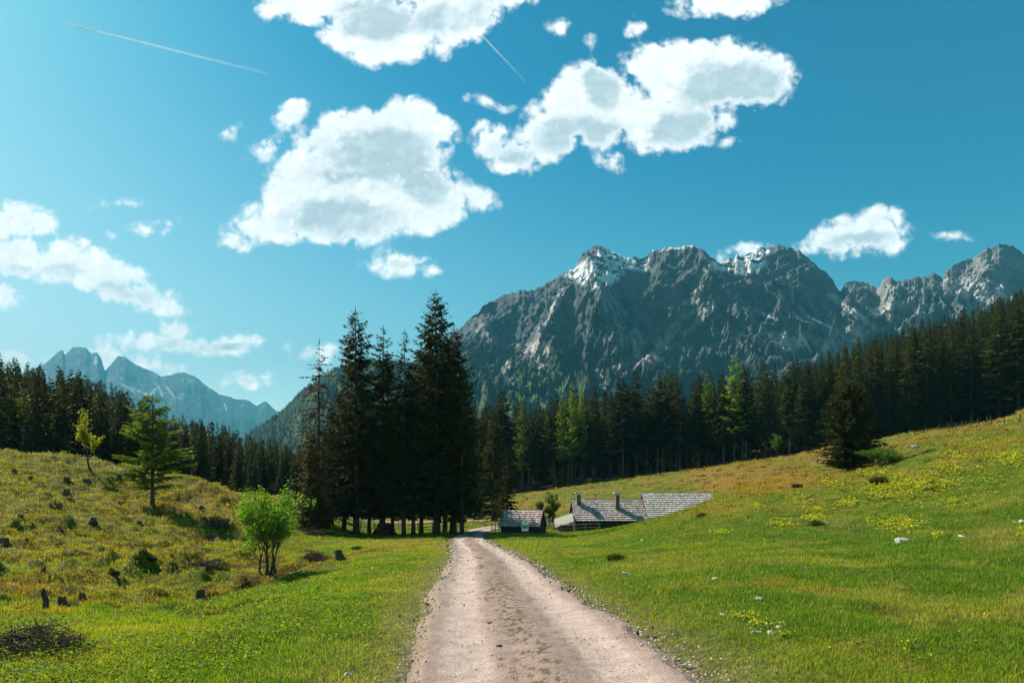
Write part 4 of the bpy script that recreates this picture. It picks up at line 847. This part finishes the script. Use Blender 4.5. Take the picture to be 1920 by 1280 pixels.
ST = [(8,1022,19,17,'broad dark stump cut off by the picture edge on the lower stump slope'),(40,976,17,10,'narrow upright stump low on the slope above the broad edge stump'),(125,929,19,13,'tall stump in the upper slope directly beneath a second stump'),(125,905,13,13,'stump just above the tall stump in the upper slope'),
 (163,904,9,13,'low wide stump on the upper slope below the crooked yellow green tree'),(223,901,14,9,'slanting stump between the crooked yellow green tree and the larch'),(109,1026,13,15,'low weathered stump standing by itself in the green foot of the slope'),(261,983,10,9,'small dark stump in the larch shadow'),(174,980,12,11,'rust brown stump halfway down the slope, left of the larch shadow'),
 (111,951,10,11,'small stump midway between the tall stump and the slope foot'),(381,978,12,13,'rounded stump right of the larch shadow beside a branch heap'),(378,953,8,9,'tiny stump above the rounded stump on the brown crest'),(27,888,13,8,'stump standing high on the slope near its crest, left of all others up there'),(58,899,9,8,'small stump below the mossy crest knob'),
 (82,1073,15,10,'square mossy stump on top of a dark earth bank'),(117,1137,22,16,'hollow black stump in the rough hollow behind the leafy undergrowth'),(152,1126,13,11,'cube shaped stump beside the hollow black stump'),(375,1121,24,17,'black stump with an orange mossy top standing alone in bright grass'),(636,1048,23,18,'dark rounded stump in the meadow behind the fruit bush, near the road'),(271,1040,10,8,'small stump on the brown bank below the larch'),(50,1015,7,9,'stubby stump just right of the broad edge stump'),(322,1043,7,6,'tiny stump at the foot of the thin sapling bank')]
for i, (px, py, hp, wp, lab) in enumerate(ST):
    x, d, z = hit(px, py); k = d / F; o = obj('tree_stump', stump(700 + i, wp * k * .5, hp * k * 1.05, (.30, .15, .03) if i == 17 else (.11, .08, .045) if i % 3 else (.14, .12, .03), .5 if i in (15, 16) else .2), M_STUMP, None, (x, d, z)); o.rotation_euler = (random.uniform(-.12, .12), random.uniform(-.15, .15), i)
    tag(o, lab, 'stump', 'tree stumps left after felling')
x, d, z = hit(84, 1148); mb = MB(); mb.tube([(0, 0, -.1), (.02, 0, .2), (-.03, 0, .34), (-.02, 0, .44)], (.07, .05, .045, .015), 7); tag(obj('snag', mb.mesh('snag', True), M_BARK, None, (x, d, z)), 'thin pointed snag of a broken stem left of the hollow black stump', 'snag')
# mushroom shaped little tree grown on a stalk
put(225, 1088, 1062, lambda H: broadleaf(420, H, .36, 1, .035, 2600, .045, crown_lo=.45, depth=3, branchy=4, flat=.3), (M_BARK_G, m_leaf('dark_shrub', (.04, .07, .02), .2)), 'shrub', 'dark flat topped dwarf shrub on a thick stalk in the rough hollow', 'shrub')
def rock(seed, r, flat=.55):
    import bmesh
    bm = bmesh.new(); bmesh.ops.create_icosphere(bm, subdivisions=3, radius=1); V = np.array([v.co[:] for v in bm.verts]); T_ = [tuple(v.index for v in f.verts) for f in bm.faces]; bm.free()
    n = fbm(V[:, 0] * 1.3 + seed, V[:, 1] * 1.3, V[:, 2] * 1.3, oct=3, seed=seed); V = V * (1 + .5 * n)[:, None]; rg = np.random.RandomState(seed)
    for _ in range(7):
        p = rg.normal(size=3); p /= np.linalg.norm(p); dd = V @ p; V = V - np.outer(np.maximum(0, dd - .62), p)
    V *= np.array((1.25, .9, flat)) * r; c = np.tile((.46, .44, .40), (len(V), 1)) * (1 + .25 * n)[:, None]; return mesh('rock', V, None, T_, c)
RK = [(1690,1018,13,'pale broad rock, biggest in the flowery part of the meadow'),(1703,1014,8,'small pale rock resting against the biggest meadow rock'),(1174,1078,10,'flat grey rock in the grass below the dark juniper tuft'),(1340,1087,6,'small angular pale rock in bright grass right of the flat grey rock'),(1423,1124,7,'grey rock below the rust coloured earth scar'),(1806,1009,7,'pale pebble sized rock high on the sunny slope, right of the biggest rock'),(1916,980,7,'round white rock at the picture edge on the slope'),
 (1358,1153,6,'half buried whitish rock between the road and the yellow flowers'),(1461,1179,9,'white rock beside the yellow flowers in the near meadow'),(1417,1188,10,'brownish rock left in the small bare patch under yellow flowers'),(1445,1189,9,'grey brown rock right in the small bare patch under yellow flowers'),(1716,838,6,'grey rock near the meadow crest right of the bushy spruce'),(1204,1013,4,'tiny white stone in the meadow below the farmhouse'),
 (1081,1107,6,'pale stone on the road verge'),(1113,1138,5,'small white stone at the right road edge'),(1171,1191,9,'lilac grey stone at the right road edge, largest there'),(1216,1206,6,'dark stone at the right road edge'),(1262,1242,9,'blackish stone on the crumbling right road edge near the bottom'),(651,1269,11,'whitish rock in the near grass left of the road'),(752,1211,5,'dark stone on the left road edge'),(1290,1255,10,'cream coloured clod at the bottom of the right road edge'),(1100,1103,4,'tiny pale stone beside the verge stone')]
for i, (px, py, rp, lab) in enumerate(RK):
    x, d, z = hit(px, py); o = obj('rock', rock(800 + i, rp * d / F, .5 if i % 2 else .65), M_ROCK2 if i not in (16, 17, 19) else M_STONE, None, (x, d, z + .15 * rp * d / F)); o.rotation_euler = (random.uniform(-.3, .3), random.uniform(-.3, .3), i * 1.7); tag(o, lab, 'rock')
for i, (px, py, rp, lab) in enumerate([(918,1187,5,'dark pebble on the crown of the road, upper of two'),(937,1231,6,'dark pebble on the crown of the road, nearer of two')]):
    x, d, z = hit(px, py); o = obj('rock', rock(840 + i, rp * d / F, .5), M_STONE, None, (x, d, z + .14)); tag(o, lab, 'stone')
M_TWIG = m_simple('dead_twigs', (.12, .078, .052), .9, 20, .6, 1.5, .3, .01)
M_TWIGP = m_simple('pale_twigs', (.42, .36, .27), .9, 20, .8, 1.2, .3, .01)
def brush(seed, rx, ry, h, n, lmin, lmax, th):
    rg = np.random.RandomState(seed); mb = MB()
    for k in range(n):
        a, q = rg.uniform(0, 6.28), rg.rand() ** .6; x, y = math.cos(a) * rx * q, math.sin(a) * ry * q; zt = h * (1 - q * q) * rg.rand() ** .7; L = rg.uniform(lmin, lmax); dv = rg.normal(size=3); dv[2] *= .45; dv /= np.linalg.norm(dv)
        p = np.array((x, y, zt)); b = rg.normal(size=3) * .12 * L; mb.tube([p - dv * L / 2, p + b, p + dv * L / 2], (th * rg.uniform(.7, 1.6), th, th * .4), 4, cap=False)
    return mb.mesh('brush_pile')
for px, py, args, lab in ((62,1228,(.66,.5,.36,650,.12,.45,.0045),'large dark tangled heap of dead branches in the near undergrowth'),(592,1052,(.75,.6,.42,420,.2,.7,.012),'brown heap of dead twigs beside the dark rounded stump'),(385,1062,(.9,.6,.22,300,.2,.8,.011),'low scatter of dead twigs at the foot of the thin sapling'),(410,985,(1.3,.8,.4,160,.4,1.3,.025),'branch heap on the slope right of the larch shadow'),(395,1012,(1.0,.7,.3,140,.3,1.,.02),'brown branch litter beside the ditch end'),(645,990,(.1,.1,.1,4,.1,.2,.01),None),(588,1003,(1.0,.6,.5,260,.3,.9,.02),'reddish twig heap in front of the little shed')):
    if not lab: continue
    x, d, z = hit(px, py); bo = tag(obj('brush_pile', brush(int(px), *args), M_TWIG, None, (x, d, z)), lab, 'brush pile')
    if px < 100: BIG = (bo, args)

# ------------------------------------------------------------------ grass, herbs, flowers, pebbles: stuff nobody could count
def m_grass(name, tr, tc, sp=.25):
    m, nt, out = material(name); c = nt.attr('col'); d = principled(nt, None, c, .55, None, sp); t_ = nt.new('ShaderNodeBsdfTranslucent'); nt.l.new(nt.mix(1.0, c, tc, 'MULTIPLY'), t_.inputs[0])
    mx = nt.new('ShaderNodeMixShader'); mx.inputs[0].default_value = tr; nt.l.new(d, mx.inputs[1]); nt.l.new(t_.outputs[0], mx.inputs[2]); nt.l.new(mx.outputs[0], out.inputs[0]); return m
M_GRASS = m_grass('grass_blades', .45, (1.7, 1.55, .5)); M_HERB = m_grass('herb_leaves', .5, (1.7, 1.6, .4), .08); rg = np.random.RandomState(5)
def scatter(n, p0, p1, d0, d1):
    px = rg.uniform(p0, p1, n); d = d0 * (d1 / d0) ** rg.rand(n); return (px - CX) / F * np.maximum(d, 5), d, px
def blades(x, y, z, L, wd, col, per=6, rad=.06, leanv=.45):
    rad = np.broadcast_to(rad, (len(x),)); n = len(x) * per; X = np.repeat(x, per) + rg.normal(size=n) * np.repeat(rad, per); Y = np.repeat(y, per) + rg.normal(size=n) * np.repeat(rad, per); Z = np.repeat(z, per); L = np.repeat(L, per) * rg.uniform(.5, 1.25, n); wd = np.repeat(wd, per) * rg.uniform(.7, 1.3, n)
    a = rg.uniform(0, 6.28, n); b = rg.uniform(0, 6.28, n); ln = rg.uniform(.1, 1, n) * leanv; u = np.stack([np.cos(a), np.sin(a), 0 * a], 1) * wd[:, None] * .5; dv = np.stack([np.cos(b) * ln, np.sin(b) * ln, np.ones(n)], 1); p = np.stack([X, Y, Z - .01], 1)
    m = p + dv * (L * .55)[:, None]; dv2 = dv.copy(); dv2[:, :2] *= 1.8; dv2[:, 2] *= .75; tp = m + dv2 * (L * .45)[:, None]
    V = np.stack([p - u, p + u, m + u * .8, m - u * .8, tp], 1).reshape(-1, 3); q = np.array((0, 1, 2, 3)) + 5 * np.arange(n)[:, None]; t_ = np.array((3, 2, 4)) + 5 * np.arange(n)[:, None]
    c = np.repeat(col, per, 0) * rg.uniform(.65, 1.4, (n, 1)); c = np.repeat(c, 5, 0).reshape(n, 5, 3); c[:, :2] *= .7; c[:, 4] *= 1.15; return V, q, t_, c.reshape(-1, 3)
x, y, px = scatter(105000, -160, 2080, 4.3, 95); xo, yo, pxo = scatter(26000, -1500, 3400, 4.3, 60); oo = (pxo < -160) | (pxo > 2080); x, y, px = np.concatenate([x, xo[oo]]), np.concatenate([y, yo[oo]]), np.concatenate([px, pxo[oo]]); rd = dist_path(x, y, RC[::4])[0]; nz = fbm(x * 1.1, y * 1.1, oct=4, seed=91); keep = (dist_path(x, y, GUL)[0] > .42 + .3 * nz) & (rd > RW - .12 + .40 * nz + .25 * rg.rand(len(x)) ** 2)
keep &= rg.rand(len(x)) < sstep(RW - .1, RW + 1.0, rd) * .5 + .5
x, y, rd, nz, px = x[keep], y[keep], rd[keep], nz[keep], px[keep]; z = height(x, y, rd); c = ground_col(x, y) * np.array((1.58, 1.78, 1.1)); left = sstep(620, 400, px)
dry = (rg.rand(len(x)) < .10 + .04 * left)[:, None]; c = np.where(dry, np.array((.34, .28, .10)), c)
L = (.055 + .0016 * y) * (1 + .5 * nz) * (.55 + .45 * sstep(RW, RW + 1.2, rd)) * (1 + .25 * left); wd = .0032 + .00058 * y
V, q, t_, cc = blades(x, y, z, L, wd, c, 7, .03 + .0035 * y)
tag(obj('meadow_grass', mesh('meadow_grass', V, q, t_, cc), M_GRASS), 'short green meadow grass with straw coloured blades', 'grass', kind='stuff')
x, y, px = scatter(5200, 600, 1300, 4.6, 45); cxr = np.interp(y, RC[:, 1], RC[:, 0]); x = cxr - .05 + rg.normal(0, .17, len(x)); y = y; nz = fbm(x * 3, y * 1.2, oct=3, seed=93); k_m = nz > .06; x, y = x[k_m], y[k_m]; z = base_h(x, y) + .02
V, q, t_, cc = blades(x, y, z, .018 + .0006 * y, .004 + .0005 * y, np.where((rg.rand(len(x)) < .6)[:, None], np.array((.17, .13, .05)), np.array((.11, .14, .03))), 6, .02 + .001 * y, .9)
tag(obj('road_grass', mesh('road_grass', V, q, t_, cc), M_GRASS), 'thin brown green weeds along the crown of the gravel road', 'weeds', kind='stuff')
# dead tussocks on the stump slope and the rough banks
x, y, px = scatter(38000, -120, 2050, 16, 160); n1 = fbm(x * .45, y * .45, oct=4, seed=95); left = sstep(640, 430, px); rgt = sstep(1150, 1400, px) * sstep(30, 50, y); rd = dist_path(x, y, RC[::4])[0]
keep = (rg.rand(len(x)) < (left * .9 + rgt * .35 + .25 * sstep(75, 95, y))) & (n1 > .0) & (rd > 3); x, y, n1 = x[keep], y[keep], n1[keep]; z = height(x, y)
c = np.where((rg.rand(len(x)) < .5)[:, None], np.array((.10, .065, .020)), np.array((.26, .22, .022))); V, q, t_, cc = blades(x, y, z, .12 + .0022 * y, .004 + .0008 * y, c, 12, .05 + .003 * y, .9)
tag(obj('dry_tussocks', mesh('dry_tussocks', V, q, t_, cc), M_GRASS), 'brown and mossy tussocks over the stump strewn slope and rough banks', 'tussocks', kind='stuff')
def leaves(x, y, z, h, sz, col, per, rad):
    n = len(x) * per; c0 = np.stack([np.repeat(x, per) + rg.normal(size=n) * rad, np.repeat(y, per) + rg.normal(size=n) * rad, np.repeat(z, per) + np.repeat(h, per) * rg.rand(n)], 1)
    nrm = rg.normal(size=(n, 3)) * .55 + np.array((0, 0, 1)); nrm /= np.linalg.norm(nrm, axis=1)[:, None]; a = np.cross(nrm, rg.normal(size=(n, 3))); a /= np.linalg.norm(a, axis=1)[:, None]; b = np.cross(nrm, a); s = (np.repeat(sz, per) * rg.uniform(.5, 1.2, n))[:, None]
    V = np.stack([c0 - a * s, c0 + b * s * .5, c0 + a * s, c0 - b * s * .5], 1).reshape(-1, 3); return V, np.arange(4 * n).reshape(n, 4), np.repeat(np.repeat(col, per, 0) * rg.uniform(.6, 1.4, (n, 1)), 4, 0)
x, y, px = scatter(16000, -150, 700, 5.5, 32); py = HZ + (CH - base_h(x, y)) * F / y; n1 = fbm(x * .5, y * .5, oct=4, seed=97); lim = np.interp(px, [0, 200, 330, 420, 560, 700], [1150, 1165, 1130, 1090, 1070, 1130]) + 40 * n1
lo = np.interp(px, [0, 300, 450, 560, 700], [2000, 2000, 1250, 1180, 1160]); keep = (py > lim) & (py < lo + 60 * n1) & (n1 > -.35); x, y, n1 = x[keep], y[keep], n1[keep]; z = height(x, y)
c = np.where((rg.rand(len(x)) < .12)[:, None], np.array((.26, .28, .025)), np.array((.13, .22, .020))); c = np.where((rg.rand(len(x)) < .08)[:, None], np.array((.14, .075, .04)), c)
V, q, cc = leaves(x, y, z, .05 + .14 * (n1 + .4), .013 + .0010 * y, c, 9, .07)
tag(obj('leafy_undergrowth', mesh('leafy_undergrowth', V, q, None, cc), M_HERB), 'tangle of small leafy herbs covering the near bank', 'undergrowth', kind='stuff')
bo, (rx_, ry_, h_, *_r) = BIG; n = 150; a = rg.uniform(0, 6.28, n); q_ = np.sqrt(rg.rand(n)); V, q, cc = leaves(np.cos(a) * q_ * rx_, np.sin(a) * q_ * ry_, h_ * (1 - q_ ** 2) * rg.rand(n), np.full(n, .1), np.full(n, .018), np.tile((.20, .26, .03), (n, 1)), 5, .05)
obj('leaves', mesh('leaves', V, q, None, cc), M_HERB, bo)
# clumps of yellow flowering spurge
FL = [(1780,880,40,10,90),(1720,905,60,16,260),(1660,925,45,16,260),(1590,945,22,7,80),(1530,958,16,5,45),(1680,985,50,14,190),(1525,975,20,8,80),(1470,985,18,7,50),(1560,905,25,8,90),(1500,940,30,8,60),(1890,862,35,14,170),(1850,830,50,14,90),(1790,855,30,8,80),(1350,1000,18,6,30),(1420,950,16,4,30),(1800,945,30,10,40),(1760,1008,18,5,22),(1395,1165,22,8,22),(1430,1180,20,6,16),(1465,1198,8,3,8),(1620,1215,250,40,12),(1780,1230,120,35,8),(1590,860,20,6,26),(1640,890,40,6,60),(450,960,14,6,10),(1730,920,120,30,120),(600,1130,150,60,16),(1915,1000,10,12,20),(1840,900,80,20,60),(690,1080,60,40,8)]
fx, fy, fz = [], [], []
for (a, b, rx, ry, n) in FL:
    for k in range(int(n * 1.6)):
        ppx, ppy = a + rg.normal() * rx * .6, b + rg.normal() * ry * .6
        X, Y_, Z_ = hit(ppx, ppy); fx.append(X + rg.normal() * .02); fy.append(Y_ * (1 + rg.normal() * .004)); fz.append(0)
fx, fy = np.array(fx), np.array(fy); fz = height(fx, fy); big = .010 + .0010 * fy
V1, q1, c1 = leaves(fx, fy, fz + .06 + .0016 * fy, big * .9, big, np.tile((.55, .53, .02), (len(fx), 1)), 4, .035); V2, q2, c2 = leaves(fx, fy, fz, .09 + .0016 * fy, big * 1.2, np.tile((.10, .17, .03), (len(fx), 1)), 6, .05)
tag(obj('wildflowers', mesh('wildflowers', np.concatenate([V1, V2]), np.concatenate([q1, q2 + len(V1)]), None, np.concatenate([c1, c2])), M_GRASS), 'yellow wildflowers scattered and massed over the meadow', 'wildflowers', kind='stuff')
for i, (px, py, r_, lab) in enumerate([(1155,1049,15,'dark round juniper tuft alone in the bright meadow below the farmhouse'),(670,1030,9,'small dark grass tuft near the dark rounded stump'),(1650,905,16,'grey green low shrub in the flowery slope under the bushy spruce'),(282,1052,10,'small dark green tuft in the middle of the rough meadow'),(1530,985,13,'dark low shrub among yellow flowers right of the barn'),(1318,968,9,'dark tuft on the knoll in front of the barn roof end'),(1495,915,9,'dark tuft on the rust coloured bank'),(1500,1090,.1,None)]):
    if not lab: continue
    x0, d0, z0 = hit(px, py); n = 260; rr_ = r_ * d0 / F; a = rg.uniform(0, 6.28, n); q_ = np.sqrt(rg.rand(n)) * rr_; V, q, t_, cc = blades(np.cos(a) * q_, np.sin(a) * q_ * .8, 0 * q_ - .02, .55 * rr_ + .5 * rr_ * (1 - q_ / rr_), np.full(n, .008 + .0006 * d0), np.tile((.035, .055, .018), (n, 1)), 6, .02, .8)
    tag(obj('grass_tuft', mesh('grass_tuft', V, q, t_, cc), M_GRASS, None, (x0, d0, z0)), lab, 'tuft')
# loose gravel
n = 3000; s_ = rg.rand(n) ** 1.6; yv = 4.5 * (55 / 4.5) ** rg.rand(n); cxr = np.interp(yv, RC[:, 1], RC[:, 0]); off = np.where(rg.rand(n) < .38, np.sign(rg.rand(n) - .3) * rg.normal(1.42, .15, n), rg.uniform(-1.4, 1.4, n)); x = cxr + off
z = base_h(x, yv) - .02 + .015 * (np.abs(off) < 1.3); sz = (.004 + .0006 * yv) * rg.uniform(.6, 2.0, n) * np.where(np.abs(off) > 1.2, 1.5, .8)
b = np.array([(1,0,0),(0,1,0),(-1,0,0),(0,-1,0),(0,0,.7),(0,0,-.7)], float); V = (b[None] * sz[:, None, None] * rg.uniform(.6, 1.4, (n, 6, 1))) + np.stack([x, yv, z + sz * .4], 1)[:, None]
t_ = np.array([(0,1,4),(1,2,4),(2,3,4),(3,0,4),(1,0,5),(2,1,5),(3,2,5),(0,3,5)]); T_ = (t_[None] + 6 * np.arange(n)[:, None, None]).reshape(-1, 3); cc = np.repeat(np.where((rg.rand(n) < .22)[:, None], np.array((.10, .08, .075)), np.array((.50, .41, .34))) * rg.uniform(.7, 1.2, (n, 1)), 6, 0)
tag(obj('loose_gravel', mesh('loose_gravel', V.reshape(-1, 3), None, T_, cc), M_ROCK2), 'loose pebbles on the gravel road and along its crumbling edges', 'gravel', kind='stuff')

# ------------------------------------------------------------------ contrails
def contrail(p0, p1, w0, w1, D, label, a0, a1, seed):
    m, nt, out = material('ice_trail'); df = nt.new('ShaderNodeBsdfDiffuse'); df.inputs[0].default_value = (.82, .90, .97, 1); tl = nt.new('ShaderNodeBsdfTranslucent'); tl.inputs[0].default_value = (.82, .90, .97, 1); ad = nt.new('ShaderNodeMixShader'); nt.l.new(df.outputs[0], ad.inputs[1]); nt.l.new(tl.outputs[0], ad.inputs[2])
    tr = nt.new('ShaderNodeBsdfTransparent'); mx = nt.new('ShaderNodeMixShader'); at = nt.new('ShaderNodeAttribute', attribute_name='col'); s3 = nt.new('ShaderNodeSeparateColor'); nt.l.new(at.outputs['Color'], s3.inputs[0])
    nz = nt.mapr(nt.noise(nt.new('ShaderNodeTexCoord').outputs['Object'], .006, 4), .3, .6, .6, 1.2); nt.l.new(nt.math('MULTIPLY', s3.outputs[0], nz, clamp=True), mx.inputs[0]); nt.l.new(tr.outputs[0], mx.inputs[1]); nt.l.new(ad.outputs[0], mx.inputs[2]); nt.l.new(mx.outputs[0], out.inputs[0])
    mb = MB(); n = 40
    for off in (-.35, .35):
        pts = []; rad = []
        for k in range(n):
            t = k / (n - 1); px, py = p0[0] + (p1[0] - p0[0]) * t, p0[1] + (p1[1] - p0[1]) * t; wdt = w0 + (w1 - w0) * t; nx, ny = -(p1[1] - p0[1]), p1[0] - p0[0]; l = math.hypot(nx, ny); px += nx / l * off * wdt; py += ny / l * off * wdt
            pts.append(((px - CX) / F * D, D, CH + (HZ - py) / F * D)); rad.append(max(.1, wdt * .5) * D / F)
        mb.tube(pts, rad, 8, cap=False); c = mb.c[-1]; tt = np.repeat(np.linspace(0, 1, n), 8); c[:] = (a1 + (a0 - a1) * (1 - tt) ** 1.5)[:, None]
    tag(obj('contrail', mb.mesh('contrail', True), m), label, 'contrail')
contrail((122, 44), (500, 138), 1.8, 3.6, 12000, 'long thin white contrail sloping down across the upper left sky', .85, .05, 1)
contrail((903, 66), (985, 153), 2.2, 1.4, 12500, 'short double contrail slanting between the upper clouds', .8, .08, 2)

# ------------------------------------------------------------------ air
HAZE = 0.000108
m, nt, out = material('thin_air'); pv_ = nt.new('ShaderNodeVolumePrincipled'); pv_.inputs['Color'].default_value = (.11, .46, .62, 1); pv_.inputs['Density'].default_value = HAZE; pv_.inputs['Anisotropy'].default_value = 0.0; nt.l.new(pv_.outputs[0], out.inputs['Volume'])
mb = MB(); mb.box((39000, 9800, 2200)); tag(obj('haze', mb.mesh('haze'), m, None, (0, 4850, 1040)), 'pale blue mountain haze', 'haze', kind='stuff')
